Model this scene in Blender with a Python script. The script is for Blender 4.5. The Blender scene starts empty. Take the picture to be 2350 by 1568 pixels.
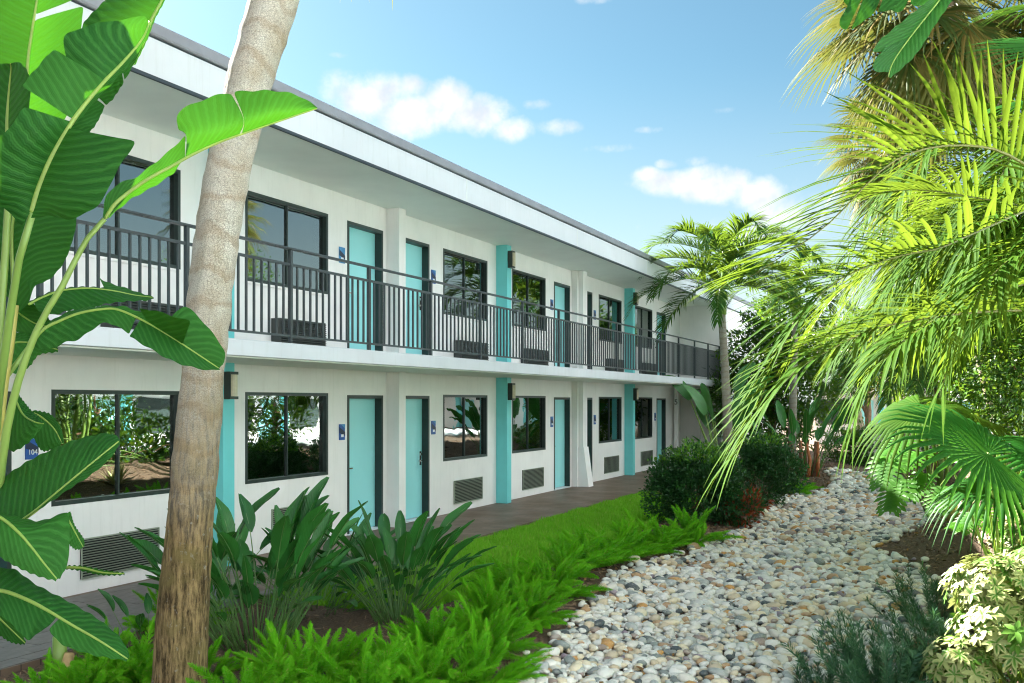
import bpy, math, random
import numpy as np
from mathutils import Vector, Matrix, noise

random.seed(7)
rng = np.random.default_rng(7)
SC = bpy.context.scene
COL = SC.collection
R = math.radians

# ---------------------------------------------------------------- camera
# world: +y runs along the building away from the camera, +x from the building to the garden, z = 0 on the walkway
TH = R(24.639)
EYE = 2.04
SN, CS = math.sin(TH), math.cos(TH)
cam = bpy.data.cameras.new('camera')
cam.sensor_width = 36
cam.lens = 34.47
cam.shift_y = 0.0587
cam.clip_start = 0.1
cam.clip_end = 2000
co = bpy.data.objects.new('camera', cam)
COL.objects.link(co)
co.location = (0, 0, EYE)
co.rotation_euler = (R(90), 0, TH)
SC.camera = co


def at(px, py, d):
    """a point of the place, measured off a 2350 px wide survey view at the distance d"""
    X = (px - 1175) * d / 2250
    return Vector((X * CS - d * SN, X * SN + d * CS, EYE + (922 - py) * d / 2250))


# ---------------------------------------------------------------- light
SUN_AZ, SUN_EL = R(-62), R(33.5)          # azimuth from +y towards +x
sd = Vector((math.sin(SUN_AZ) * math.cos(SUN_EL), math.cos(SUN_AZ) * math.cos(SUN_EL), math.sin(SUN_EL)))
sl = bpy.data.lights.new('sun', 'SUN')
sl.energy = 2.0
sl.angle = R(0.53)
sl.color = (1.0, 0.95, 0.88)
so = bpy.data.objects.new('sun', sl)
COL.objects.link(so)
so.rotation_euler = sd.to_track_quat('Z', 'Y').to_euler()
so.location = (-30, 0, 30)

W = bpy.data.worlds.new('World')
SC.world = W
W.use_nodes = True
nt = W.node_tree
nt.nodes.clear()


def N(t, ty, **kw):
    n = t.nodes.new(ty)
    for k, v in kw.items():
        if k.startswith('i_'):
            n.inputs[k[2:].replace('_', ' ')].default_value = v
        else:
            setattr(n, k, v)
    return n


def M(t, op, a, b=None, c=None):
    n = t.nodes.new('ShaderNodeMath')
    n.operation = op
    for i, v in enumerate((a, b, c)):
        if v is None:
            continue
        if hasattr(v, 'is_linked'):
            t.links.new(v, n.inputs[i])
        else:
            n.inputs[i].default_value = v
    return n.outputs[0]


sky = N(nt, 'ShaderNodeTexSky', sky_type='NISHITA', sun_disc=False, sun_elevation=SUN_EL, sun_rotation=SUN_AZ,
        altitude=10, air_density=1.0, dust_density=0.6, ozone_density=2.5)
tc = N(nt, 'ShaderNodeTexCoord')
sep = N(nt, 'ShaderNodeSeparateXYZ')
nt.links.new(tc.outputs['Generated'], sep.inputs[0])
az = M(nt, 'ARCTAN2', sep.outputs[0], sep.outputs[1])
el = M(nt, 'ARCSINE', sep.outputs[2])


def azel(px, py):
    v = (at(px, py, 1.0) - Vector((0, 0, EYE))).normalized()
    return math.atan2(v.x, v.y), math.asin(v.z)


# the cumulus clouds, as ellipses in azimuth and elevation, broken up by noise
CL = [(848, 218, 112, 70, 1.1), (955, 262, 118, 62, 1.1), (1020, 228, 66, 54, 1.1), (1095, 268, 92, 50, 1), (1172, 298, 62, 36, 1),
      (840, 222, 60, 38, .9), (950, 200, 50, 34, .8),
      (1530, 425, 90, 36, 1), (1640, 432, 110, 44, 1), (1740, 448, 80, 42, 1), (1485, 405, 40, 22, .9), (1620, 400, 60, 28, .8),
      (1270, 292, 60, 18, .45), (1235, 240, 34, 15, .55), (1490, 298, 36, 10, .5), (1400, 340, 60, 12, .35), (1560, 270, 70, 10, .35), (1655, 253, 45, 9, .35),
      (1455, 530, 60, 20, .3), (1680, 540, 140, 40, .45), (1900, 470, 220, 60, .5), (1250, 20, 30, 14, .4), (1350, 0, 60, 12, .5),
      (785, 128, 25, 9, .4), (740, 280, 50, 60, .3), (1600, 370, 30, 16, .55), (1530, 378, 25, 12, .5)]
# fair-weather clouds added over the unseen rest of the sky, to raise fill light
CL_FILL = []
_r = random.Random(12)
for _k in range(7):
    CL_FILL.append((-3.1 + _k * .9, 1.02 + .12 * (_k % 3), .42, .17))
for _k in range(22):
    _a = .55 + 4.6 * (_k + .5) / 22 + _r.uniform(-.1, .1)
    CL_FILL.append(((_a + math.pi) % (2 * math.pi) - math.pi, _r.choice((.22, .45, .75)) + _r.uniform(-.06, .06), _r.uniform(.20, .34), _r.uniform(.09, .15)))
dens = None
lst = []
for px, py, rx, ry, k in CL:
    a0, e0 = azel(px, py)
    a1, _ = azel(px + rx, py)
    _, e1 = azel(px, py - ry)
    lst.append((a0, e0, abs(a1 - a0), abs(e1 - e0), k))
for a0, e0, ra, re in CL_FILL:
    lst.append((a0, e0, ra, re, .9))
noi = N(nt, 'ShaderNodeTexNoise', i_Scale=16.0, i_Detail=9.0, i_Roughness=0.62)
nt.links.new(tc.outputs['Generated'], noi.inputs['Vector'])
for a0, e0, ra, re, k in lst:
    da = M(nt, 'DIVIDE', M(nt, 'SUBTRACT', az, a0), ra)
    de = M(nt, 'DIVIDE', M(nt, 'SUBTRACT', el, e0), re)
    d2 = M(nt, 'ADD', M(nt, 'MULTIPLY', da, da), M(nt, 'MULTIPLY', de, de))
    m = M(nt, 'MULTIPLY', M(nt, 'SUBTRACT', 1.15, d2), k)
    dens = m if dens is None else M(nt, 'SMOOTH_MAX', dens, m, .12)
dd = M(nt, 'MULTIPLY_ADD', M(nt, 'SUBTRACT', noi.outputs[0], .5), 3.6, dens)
mr = N(nt, 'ShaderNodeMapRange', interpolation_type='SMOOTHSTEP')
mr.inputs['From Min'].default_value = 0.05
mr.inputs['From Max'].default_value = 1.5
nt.links.new(dd, mr.inputs['Value'])
mrp = mr.outputs[0]
# thin haze of the air towards the horizon
hz = N(nt, 'ShaderNodeMapRange', interpolation_type='SMOOTHSTEP')
hz.inputs['From Min'].default_value = 0.34
hz.inputs['From Max'].default_value = 0.0
hz.inputs['To Max'].default_value = 0.75
nt.links.new(el, hz.inputs['Value'])
# lit top / slightly grey base inside a cloud
noi2 = N(nt, 'ShaderNodeTexNoise', i_Scale=34.0, i_Detail=6.0)
nt.links.new(tc.outputs['Generated'], noi2.inputs['Vector'])
SKYK = 1.0
tint = N(nt, 'ShaderNodeMix', data_type='RGBA', blend_type='MULTIPLY')
tint.inputs[0].default_value = 1
nt.links.new(sky.outputs[0], tint.inputs[6])
tint.inputs[7].default_value = (.112, .150, .136, 1)
mixh = N(nt, 'ShaderNodeMix', data_type='RGBA')
nt.links.new(hz.outputs[0], mixh.inputs[0])
nt.links.new(tint.outputs[2], mixh.inputs[6])
mixh.inputs[7].default_value = (.87, .93, .96, 1)
# clouds away from the sun are made much brighter, as added fill light
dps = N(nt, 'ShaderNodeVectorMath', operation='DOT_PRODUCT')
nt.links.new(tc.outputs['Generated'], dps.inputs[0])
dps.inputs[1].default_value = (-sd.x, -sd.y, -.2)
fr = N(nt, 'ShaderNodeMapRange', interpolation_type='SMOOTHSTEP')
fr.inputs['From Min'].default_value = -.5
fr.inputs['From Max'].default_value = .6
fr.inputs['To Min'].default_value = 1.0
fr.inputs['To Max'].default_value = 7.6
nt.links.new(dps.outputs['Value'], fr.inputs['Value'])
shn = N(nt, 'ShaderNodeMapRange')
shn.inputs['From Min'].default_value = .36
shn.inputs['From Max'].default_value = .62
nt.links.new(M(nt, 'MULTIPLY_ADD', M(nt, 'SUBTRACT', 1, mrp), .12, noi2.outputs[0]), shn.inputs['Value'])
cc0 = N(nt, 'ShaderNodeMix', data_type='RGBA')
nt.links.new(shn.outputs[0], cc0.inputs[0])
cc0.inputs[6].default_value = (.80, .85, .92, 1)
cc0.inputs[7].default_value = (1.14, 1.12, 1.10, 1)
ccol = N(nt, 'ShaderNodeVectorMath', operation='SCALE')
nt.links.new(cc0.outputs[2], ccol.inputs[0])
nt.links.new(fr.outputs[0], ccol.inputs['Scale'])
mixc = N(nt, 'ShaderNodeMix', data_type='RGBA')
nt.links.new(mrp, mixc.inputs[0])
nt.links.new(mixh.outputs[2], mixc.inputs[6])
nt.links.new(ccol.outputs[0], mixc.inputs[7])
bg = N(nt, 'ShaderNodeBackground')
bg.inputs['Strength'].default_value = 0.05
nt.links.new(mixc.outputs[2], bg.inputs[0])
wo = N(nt, 'ShaderNodeOutputWorld')
nt.links.new(bg.outputs[0], wo.inputs[0])

SC.view_settings.view_transform = 'Standard'
SC.view_settings.look = 'None'
SC.view_settings.exposure = 4.42
SC.view_settings.gamma = 1
SC.view_settings.use_curve_mapping = False
SC.render.engine = 'CYCLES'
SC.cycles.max_bounces = 7
SC.cycles.diffuse_bounces = 4
SC.cycles.glossy_bounces = 3
SC.cycles.transmission_bounces = 4
SC.cycles.transparent_max_bounces = 6
SC.cycles.caustics_reflective = False
SC.cycles.caustics_refractive = False
SC.cycles.use_denoising = True
SC.cycles.filter_width = 1.15


# ---------------------------------------------------------------- materials
def newmat(name):
    m = bpy.data.materials.new(name)
    m.use_nodes = True
    t = m.node_tree
    p = t.nodes['Principled BSDF']
    return m, t, p


def mixcol(t, f, a, b):
    n = N(t, 'ShaderNodeMix', data_type='RGBA')
    for i, v in ((0, f), (6, a), (7, b)):
        if hasattr(v, 'is_linked'):
            t.links.new(v, n.inputs[i])
        elif i:
            n.inputs[i].default_value = (*v, 1)
        else:
            n.inputs[i].default_value = v
    return n.outputs[2]


def noisetex(t, scale, detail=4, rough=.55, coord='Object', vec=None):
    n = N(t, 'ShaderNodeTexNoise', i_Scale=scale, i_Detail=detail, i_Roughness=rough)
    if vec is None:
        vec = N(t, 'ShaderNodeTexCoord').outputs[coord]
    t.links.new(vec, n.inputs['Vector'])
    return n.outputs[0]


def ramp(t, f, lo, hi):
    n = N(t, 'ShaderNodeMapRange')
    n.inputs['From Min'].default_value = lo
    n.inputs['From Max'].default_value = hi
    t.links.new(f, n.inputs['Value'])
    return n.outputs[0]


def setbump(t, p, h, strength=.3, dist=.01):
    b = N(t, 'ShaderNodeBump')
    b.inputs['Strength'].default_value = strength
    b.inputs['Distance'].default_value = dist
    t.links.new(h, b.inputs['Height'])
    t.links.new(b.outputs[0], p.inputs['Normal'])
    return b.outputs[0]


def paint(name, col, rough=.6, var=.06, scale=6, bump=.15, bscale=90, spec=.4, dirt=0):
    m, t, p = newmat(name)
    tc_ = N(t, 'ShaderNodeTexCoord').outputs['Object']
    f = ramp(t, noisetex(t, scale, 5, vec=tc_), .3, .7)
    c = mixcol(t, f, [x * (1 - var) for x in col], [min(1, x * (1 + var * .6)) for x in col])
    if dirt:
        s = N(t, 'ShaderNodeMapping')
        s.inputs['Scale'].default_value = (14, 14, 1.2)
        t.links.new(tc_, s.inputs[0])
        d = ramp(t, noisetex(t, 1.0, 6, .7, vec=s.outputs[0]), .52, .8)
        c = mixcol(t, M(t, 'MULTIPLY', d, dirt), c, (.36, .36, .31))
    t.links.new(c, p.inputs['Base Color'])
    p.inputs['Roughness'].default_value = rough
    p.inputs['Specular IOR Level'].default_value = spec
    if bump:
        setbump(t, p, noisetex(t, bscale, 3, vec=tc_), bump, .004)
    return m


def rnd(t):
    a = N(t, 'ShaderNodeObjectInfo').outputs['Random']
    b = N(t, 'ShaderNodeNewGeometry').outputs['Random Per Island']
    return M(t, 'FRACT', M(t, 'MULTIPLY_ADD', a, 3.7, b))


def leafmat(name, c1, c2, tr=.35, tcol=None, rough=.38, vein=0.0, veinscale=60, spec=.45, age=None):
    """leaf skin: diffuse + gloss outside, sunlight through it; veins across the blade from the uv map"""
    m, t, p = newmat(name)
    r = rnd(t)
    f = M(t, 'ADD', M(t, 'MULTIPLY', r, .65), M(t, 'MULTIPLY', noisetex(t, 3.0, 3), .5))
    c = mixcol(t, f, c1, c2)
    if age:
        c = mixcol(t, ramp(t, r, age[0], 1.0), c, age[1])
    if vein:
        uv = N(t, 'ShaderNodeUVMap').outputs[0]
        s = N(t, 'ShaderNodeSeparateXYZ')
        t.links.new(uv, s.inputs[0])
        ph = M(t, 'MULTIPLY', M(t, 'ADD', s.outputs[1], M(t, 'MULTIPLY', M(t, 'ABSOLUTE', s.outputs[0]), -.12)), veinscale)
        wob = M(t, 'MULTIPLY_ADD', noisetex(t, 9, 2, vec=uv), 2.5, ph)
        w = M(t, 'SINE', wob)
        fine = M(t, 'SINE', M(t, 'MULTIPLY', wob, 4.3))
        c = mixcol(t, M(t, 'MULTIPLY', ramp(t, w, -.2, 1.0), vein * .55), c, [min(1, x * 1.9 + .012) for x in c2])
        nrm = setbump(t, p, M(t, 'MULTIPLY_ADD', fine, .25, w), .28, .005)
    t.links.new(c, p.inputs['Base Color'])
    p.inputs['Roughness'].default_value = rough
    p.inputs['Specular IOR Level'].default_value = spec
    tl = N(t, 'ShaderNodeBsdfTranslucent')
    if tcol is None:
        tcol = (min(1, c2[0] * 3.0 + .03), min(1, c2[1] * 2.4 + .05), c2[2] * .8)
    k = mixcol(t, r, tcol, [x * .65 for x in tcol])
    if vein:
        k = mixcol(t, M(t, 'MULTIPLY', ramp(t, w, -1, 1), .4), k, [x * .5 for x in tcol])
    t.links.new(k, tl.inputs[0])
    mx = N(t, 'ShaderNodeMixShader')
    mx.inputs[0].default_value = tr
    t.links.new(p.outputs[0], mx.inputs[1])
    t.links.new(tl.outputs[0], mx.inputs[2])
    t.links.new(mx.outputs[0], t.nodes['Material Output'].inputs[0])
    return m


MT = {}
MT['wall'] = paint('white_stucco', (.90, .88, .87), .75, .05, 1.6, .3, 130, dirt=.16)
MT['soffit'] = paint('soffit_grass_tint', (.82, .86, .80), .5, .05, 1.5, .1, 60)  # green of light reflected off the grass is put into this colour
MT['fascia'] = paint('fascia_paint', (.68, .71, .76), .5, .06, 1.2, .08, 40, dirt=.22)
MT['cap'] = paint('roof_cap_metal', (.27, .28, .32), .45, .12, 3, .05, 40)
MT['trim'] = paint('dark_trim', (.035, .05, .065), .5, .1, 8, .05)
MT['teal'] = paint('teal_paint', (.17, .65, .67), .5, .05, 3, .12, 120, dirt=.05)
MT['door'] = paint('teal_door_paint', (.33, .76, .79), .35, .03, 2, .04, 60)
MT['frame'] = paint('dark_frame_metal', (.028, .045, .042), .38, .15, 9, .04)
MT['rail'] = paint('railing_paint', (.05, .062, .068), .42, .15, 9, .08)
MT['louvre'] = paint('louvre_metal', (.30, .34, .27), .5, .08, 9, .05)
MT['louvre_dark'] = paint('dark_louvre_metal', (.05, .058, .055), .5, .08, 9, .05)
MT['cavity'] = paint('dark_cavity', (.015, .02, .018), .8, .1, 5, 0)
MT['steel'] = paint('brushed_steel', (.55, .55, .53), .25, .05, 20, 0)
MT['steel'].node_tree.nodes['Principled BSDF'].inputs['Metallic'].default_value = 1
MT['sign_blue'] = paint('sign_blue', (.015, .09, .36), .35, .1, 30, 0)
MT['sign_navy'] = paint('sign_navy', (.01, .02, .06), .35, .1, 30, 0)
MT['sign_light'] = paint('sign_light_blue', (.05, .26, .55), .35, .1, 30, 0)
MT['white'] = paint('white_plastic', (.78, .80, .84), .4, .02, 10, 0)
MT['black'] = paint('black_numeral', (.02, .02, .02), .4, .02, 10, 0)
MT['lampglass'] = paint('lamp_diffuser', (.66, .60, .44), .35, .12, 20, 0)
MT['curtain'] = paint('curtain_cloth', (.30, .38, .26), .8, .12, 12, .3, 30)
MT['roof'] = paint('roof_membrane', (.45, .45, .44), .8, .1, 3, .2)


def glassmat():
    m, t, p = newmat('tinted_window_glass')
    g = N(t, 'ShaderNodeBsdfGlossy')
    g.inputs[0].default_value = (.66, .72, .70, 1)
    g.inputs['Roughness'].default_value = .012
    tcv = N(t, 'ShaderNodeTexCoord').outputs['Object']
    b = N(t, 'ShaderNodeBump')
    b.inputs['Strength'].default_value = .03
    b.inputs['Distance'].default_value = .05
    t.links.new(noisetex(t, 1.6, 2, vec=tcv), b.inputs['Height'])
    t.links.new(b.outputs[0], g.inputs['Normal'])
    tr = N(t, 'ShaderNodeBsdfTransparent')
    tr.inputs[0].default_value = (.34, .42, .38, 1)
    mx = N(t, 'ShaderNodeMixShader')
    mx.inputs[0].default_value = .55
    t.links.new(g.outputs[0], mx.inputs[1])
    t.links.new(tr.outputs[0], mx.inputs[2])
    t.links.new(mx.outputs[0], t.nodes['Material Output'].inputs[0])
    return m


MT['glass'] = glassmat()


# ---------------------------------------------------------------- mesh helpers
class MB:
    def __init__(s):
        s.v, s.f, s.m, s.uv = [], [], [], []

    def add(s, vs, fs, mi=0, uvs=None):
        b = len(s.v)
        s.v += [tuple(v) for v in vs]
        s.uv += list(uvs) if uvs is not None else [(0, 0)] * len(vs)
        for f in fs:
            s.f.append(tuple(i + b for i in f))
            s.m.append(mi)

    def box(s, a, b, mi=0):
        x0, y0, z0 = a
        x1, y1, z1 = b
        s.add([(x0, y0, z0), (x1, y0, z0), (x1, y1, z0), (x0, y1, z0), (x0, y0, z1), (x1, y0, z1), (x1, y1, z1), (x0, y1, z1)],
              [(0, 3, 2, 1), (4, 5, 6, 7), (0, 1, 5, 4), (1, 2, 6, 5), (2, 3, 7, 6), (3, 0, 4, 7)], mi)

    def tube(s, pts, rads, n=8, mi=0, cap=True, disp=None, vs=1.0):
        pts = [Vector(p) for p in pts]
        L = 0
        rings, uvs = [], []
        ref = None
        for i, p in enumerate(pts):
            t = (pts[min(i + 1, len(pts) - 1)] - pts[max(i - 1, 0)]).normalized()
            if ref is None:
                ref = t.orthogonal().normalized()
            ref = (ref - t * ref.dot(t)).normalized()
            b = t.cross(ref)
            if i:
                L += (p - pts[i - 1]).length
            r = rads[i] if hasattr(rads, '__len__') else rads
            for k in range(n):
                a = 2 * math.pi * k / n
                rr = r + (disp(a, L, i) if disp else 0)
                rings.append(p + (ref * math.cos(a) + b * math.sin(a)) * rr)
                uvs.append((k / n, L * vs))
        fs = []
        for i in range(len(pts) - 1):
            for k in range(n):
                k2 = (k + 1) % n
                fs.append((i * n + k, i * n + k2, (i + 1) * n + k2, (i + 1) * n + k))
        if cap:
            fs.append(tuple(range(n))[::-1])
            fs.append(tuple((len(pts) - 1) * n + k for k in range(n)))
        s.add(rings, fs, mi, uvs)

    def mesh(s, name, mats, smooth=False):
        me = bpy.data.meshes.new(name)
        me.from_pydata(s.v, [], s.f)
        for m in mats:
            me.materials.append(m)
        if len(mats) > 1:
            me.polygons.foreach_set('material_index', s.m)
        if any(u != (0, 0) for u in s.uv):
            l = me.uv_layers.new(name='UVMap')
            idx = np.zeros(len(me.loops), dtype=np.int32)
            me.loops.foreach_get('vertex_index', idx)
            l.data.foreach_set('uv', np.array(s.uv, dtype=np.float32)[idx].ravel())
        if smooth:
            me.polygons.foreach_set('use_smooth', [True] * len(me.polygons))
        me.update()
        return me


def npmesh(name, V, Fc, mats, smooth=False, mi=None):
    me = bpy.data.meshes.new(name)
    V = np.asarray(V, dtype=np.float32).reshape(-1, 3)
    Fc = np.asarray(Fc, dtype=np.int32)
    k = Fc.shape[1]
    me.vertices.add(len(V))
    me.vertices.foreach_set('co', V.ravel())
    me.loops.add(Fc.size)
    me.loops.foreach_set('vertex_index', Fc.ravel())
    me.polygons.add(len(Fc))
    me.polygons.foreach_set('loop_start', np.arange(0, Fc.size, k, dtype=np.int32))
    if mi is not None:
        me.polygons.foreach_set('material_index', np.asarray(mi, dtype=np.int32))
    me.polygons.foreach_set('use_smooth', np.full(len(Fc), smooth))
    for m in mats:
        me.materials.append(m)
    me.update(calc_edges=True)
    me.validate()
    return me


def link(name, me, parent=None, **props):
    o = bpy.data.objects.new(name, me)
    COL.objects.link(o)
    if parent is not None:
        o.parent = parent
    for k, v in props.items():
        o[k] = v
    return o


def thing(name, label, cat, loc=(0, 0, 0), rz=0, group=None):
    o = bpy.data.objects.new(name, None)
    COL.objects.link(o)
    o.empty_display_size = .1
    o.location = loc
    o.rotation_euler = (0, 0, rz)
    o['label'] = label
    o['category'] = cat
    if group:
        o['group'] = group
    return o


def boxo(name, a, b, mat, parent=None, bev=0, **props):
    """a box with its origin at its own centre"""
    c = [(a[i] + b[i]) / 2 for i in range(3)]
    mb = MB()
    mb.box([a[i] - c[i] for i in range(3)], [b[i] - c[i] for i in range(3)])
    o = link(name, mb.mesh(name, [mat]), parent, **props)
    o.location = c
    if bev:
        bm = o.modifiers.new('bevel', 'BEVEL')
        bm.width = bev
        bm.segments = 2
    return o


def sstep(a, b, x):
    t = max(0.0, min(1.0, (x - a) / (b - a)))
    return t * t * (3 - 2 * t)


def interp(tab, y):
    return float(np.interp(y, [a for a, _ in tab], [b for _, b in tab]))

# ---------------------------------------------------------------- terrain
XL = [(0, -1.6), (5, -2.5), (6.6, -2.95), (8.5, -3.25), (11.3, -3.75), (13.4, -3.35), (16.2, -3.15), (21.2, -3.45), (25, -2.75), (31, -3.6), (40, -3.6)]
XR = [(0, .3), (5, -.4), (8.5, -.45), (10.3, -.35), (12.6, -.35), (14.6, -1.15), (17, -.75), (18.5, -.5), (24, -1.1), (31, -2.2), (40, -2.4)]


def height(x, y):
    xl, xr = interp(XL, y), interp(XR, y)
    h = -0.05
    h += .05 * math.exp(-((x + 4.0) / .8) ** 2) if y < 30 else 0
    if x > xl - .25:
        m = sstep(xl - .25, xl + .5, x) * (1 - sstep(xr - .5, xr + .2, x))
        h -= .10 * m
    if x > xr - .3:
        h += .62 * sstep(xr - .3, xr + 2.2, x) * sstep(3, 8, y)
    h += .012 * math.sin(x * 3.1 + y * 1.7) * math.sin(y * 2.3 - x)
    if x < -6.5:
        h = min(h, -.05)
    return h


def ground_at(px, py):
    o = Vector((0, 0, EYE))
    d = at(px, py, 1.0) - o
    s = 1.5
    while s < 70:
        p = o + d * s
        if p.z <= height(p.x, p.y):
            return p
        s += .03
    return o + d * s


gm, gt, gp = newmat('mulch_soil')
tcg = N(gt, 'ShaderNodeTexCoord').outputs['Object']
n1 = noisetex(gt, 46, 8, .75, vec=tcg)
n2 = noisetex(gt, 2.2, 3, vec=tcg)
cg = mixcol(gt, ramp(gt, n1, .36, .66), (.045, .027, .016), (.24, .155, .095))
cg = mixcol(gt, M(gt, 'MULTIPLY', ramp(gt, n2, .4, .75), .5), cg, (.14, .10, .062))
gt.links.new(cg, gp.inputs['Base Color'])
gp.inputs['Roughness'].default_value = .95
setbump(gt, gp, n1, .9, .03)

xs = np.concatenate([[-60, -30, -18, -12, -10], np.arange(-8.6, 4.0, .15), [5, 7, 10, 16, 30, 70]])
ys = np.concatenate([[-40, -20, -8, -3, 0, 1, 2, 3], np.arange(3.5, 42, .2), [46, 52, 60, 80, 140]])
V = [(x, y, height(x, y)) for y in ys for x in xs]
nx = len(xs)
Fq = [(j * nx + i, j * nx + i + 1, (j + 1) * nx + i + 1, (j + 1) * nx + i) for j in range(len(ys) - 1) for i in range(nx - 1)]
ground = link('ground', npmesh('ground', V, Fq, [gm], True), kind='structure')

# pale terrace out of view, added to bounce sunlight onto the shaded motel
boxo('bounce_terrace', (2.9, -8, .3), (8.1, 46, .62), paint('bounce_paving', (.80, .79, .78), .7, .10, 3, .3), kind='structure')

# walkway: a slab and its stamped pavers (the nearest ones as pieces)
wm, wt, wp = newmat('stamped_concrete')
tcw = N(wt, 'ShaderNodeTexCoord').outputs['Object']
br = N(wt, 'ShaderNodeTexBrick')
br.offset = .5
br.inputs['Scale'].default_value = 1.0
br.inputs['Brick Width'].default_value = .36
br.inputs['Row Height'].default_value = .18
br.inputs['Mortar Size'].default_value = .006
br.inputs['Color1'].default_value = (.23, .165, .12, 1)
br.inputs['Color2'].default_value = (.17, .12, .088, 1)
br.inputs['Mortar'].default_value = (.05, .045, .04, 1)
wt.links.new(tcw, br.inputs['Vector'])
wn = noisetex(wt, 1.3, 5, vec=tcw)
cw = mixcol(wt, ramp(wt, wn, .35, .7), br.outputs[0], (.14, .096, .066))
wt.links.new(cw, wp.inputs['Base Color'])
wt.links.new(M(wt, 'MULTIPLY_ADD', wn, .3, .34), wp.inputs['Roughness'])
wp.inputs['Specular IOR Level'].default_value = .3
setbump(wt, wp, M(wt, 'MULTIPLY_ADD', noisetex(wt, 30, 4, vec=tcw), .3, M(wt, 'MULTIPLY', br.outputs[1], -1)), .25, .004)
walk = boxo('walkway', (-8.6, -2, -.16), (-6.65, 44, -.004), wm, kind='structure')
pvm = paint('paver_concrete', (.18, .165, .155), .5, .25, 9, .4, 60)
pv = MB()
pv.box((-.175, -.0855, -.006), (.175, .0855, .006))
pvme = pv.mesh('paver', [pvm])
for j in range(34):
    for i in range(6):
        x = -6.66 - .09 - j * .18 / 1.0 if False else None
# pavers run across the walk in a running bond
cnt = 0
for j in range(11):
    x = -6.75 - j * .176
    if x < -8.48:
        break
    for i in range(20):
        y = 4.2 + i * .355 + (.178 if j % 2 else 0)
        if cnt >= 298 or y > 8.6:
            continue
        o = link('paver', pvme, walk)
        o.rotation_euler = (random.uniform(-.006, .006), random.uniform(-.006, .006), R(90))
        o.location = Vector((x, y, -.001 + random.uniform(-.0015, .0015))) - walk.location
        cnt += 1

# ---------------------------------------------------------------- the motel
WX, FX = -8.51, -7.12
COLX = -8.265
motel = thing('motel_building', 'long white two storey motel with teal doors, teal columns and a railed balcony', 'building', (WX, 3, 0))
MO = Vector(motel.location)


def mpart(name, a, b, mat, parent=None, bev=0, **k):
    par = parent or motel
    off = MO if par is motel else MO + Vector(par.location)
    return boxo(name, tuple(Vector(a) - off), tuple(Vector(b) - off), mat, par, bev, **k)


wins = {'g': [(2.0, 3.83), (7.19, 9.02), (10.19, 12.03), (15.57, 17.38), (18.55, 20.36), (23.92, 25.78), (26.9, 28.72)]}
wins['u'] = wins['g']
doors = [(5.62, 6.72), (12.53, 13.54), (14.02, 15.06), (20.86, 21.87), (22.72, 23.42), (29.2, 30.2), (4.2, 5.2)]
LEV = {'g': (0.0, 2.14, .96, 2.165, 2.54), 'u': (2.71, 4.80, 3.62, 4.81, 5.18)}
Y0, Y1 = -2.0, 32.0
for lv, (zf, zd, zs, zt, zc) in LEV.items():
    ops = [(a, b, zs, zt) for a, b in wins[lv]] + [(a, b, zf, zd) for a, b in doors]
    yb = sorted({Y0, Y1, *[q for o in ops for q in o[:2]]})
    zb = sorted({zf, zc, *[q for o in ops for q in o[2:]]})
    mb = MB()
    for i in range(len(yb) - 1):
        for k in range(len(zb) - 1):
            yc, zc_ = (yb[i] + yb[i + 1]) / 2, (zb[k] + zb[k + 1]) / 2
            if any(o[0] < yc < o[1] and o[2] < zc_ < o[3] for o in ops):
                continue
            mb.add([(WX, yb[i], zb[k]), (WX, yb[i + 1], zb[k]), (WX, yb[i + 1], zb[k + 1]), (WX, yb[i], zb[k + 1])], [(0, 1, 2, 3)])
    D = .2
    for a, b, z0, z1 in ops:
        x1 = WX - D
        mb.add([(WX, a, z0), (x1, a, z0), (x1, a, z1), (WX, a, z1)], [(0, 1, 2, 3)])
        mb.add([(WX, b, z0), (x1, b, z0), (x1, b, z1), (WX, b, z1)], [(3, 2, 1, 0)])
        mb.add([(WX, a, z1), (x1, a, z1), (x1, b, z1), (WX, b, z1)], [(0, 1, 2, 3)])
        mb.add([(WX, a, z0), (x1, a, z0), (x1, b, z0), (WX, b, z0)], [(3, 2, 1, 0)])
    mb.v = [tuple(Vector(v) - MO) for v in mb.v]
    link('wall', mb.mesh('wall', [MT['wall']]), motel)
# the body behind the front wall
mpart('building_core', (-19, -2, 0), (WX - .201, 44, 5.178), MT['cavity'])

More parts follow.
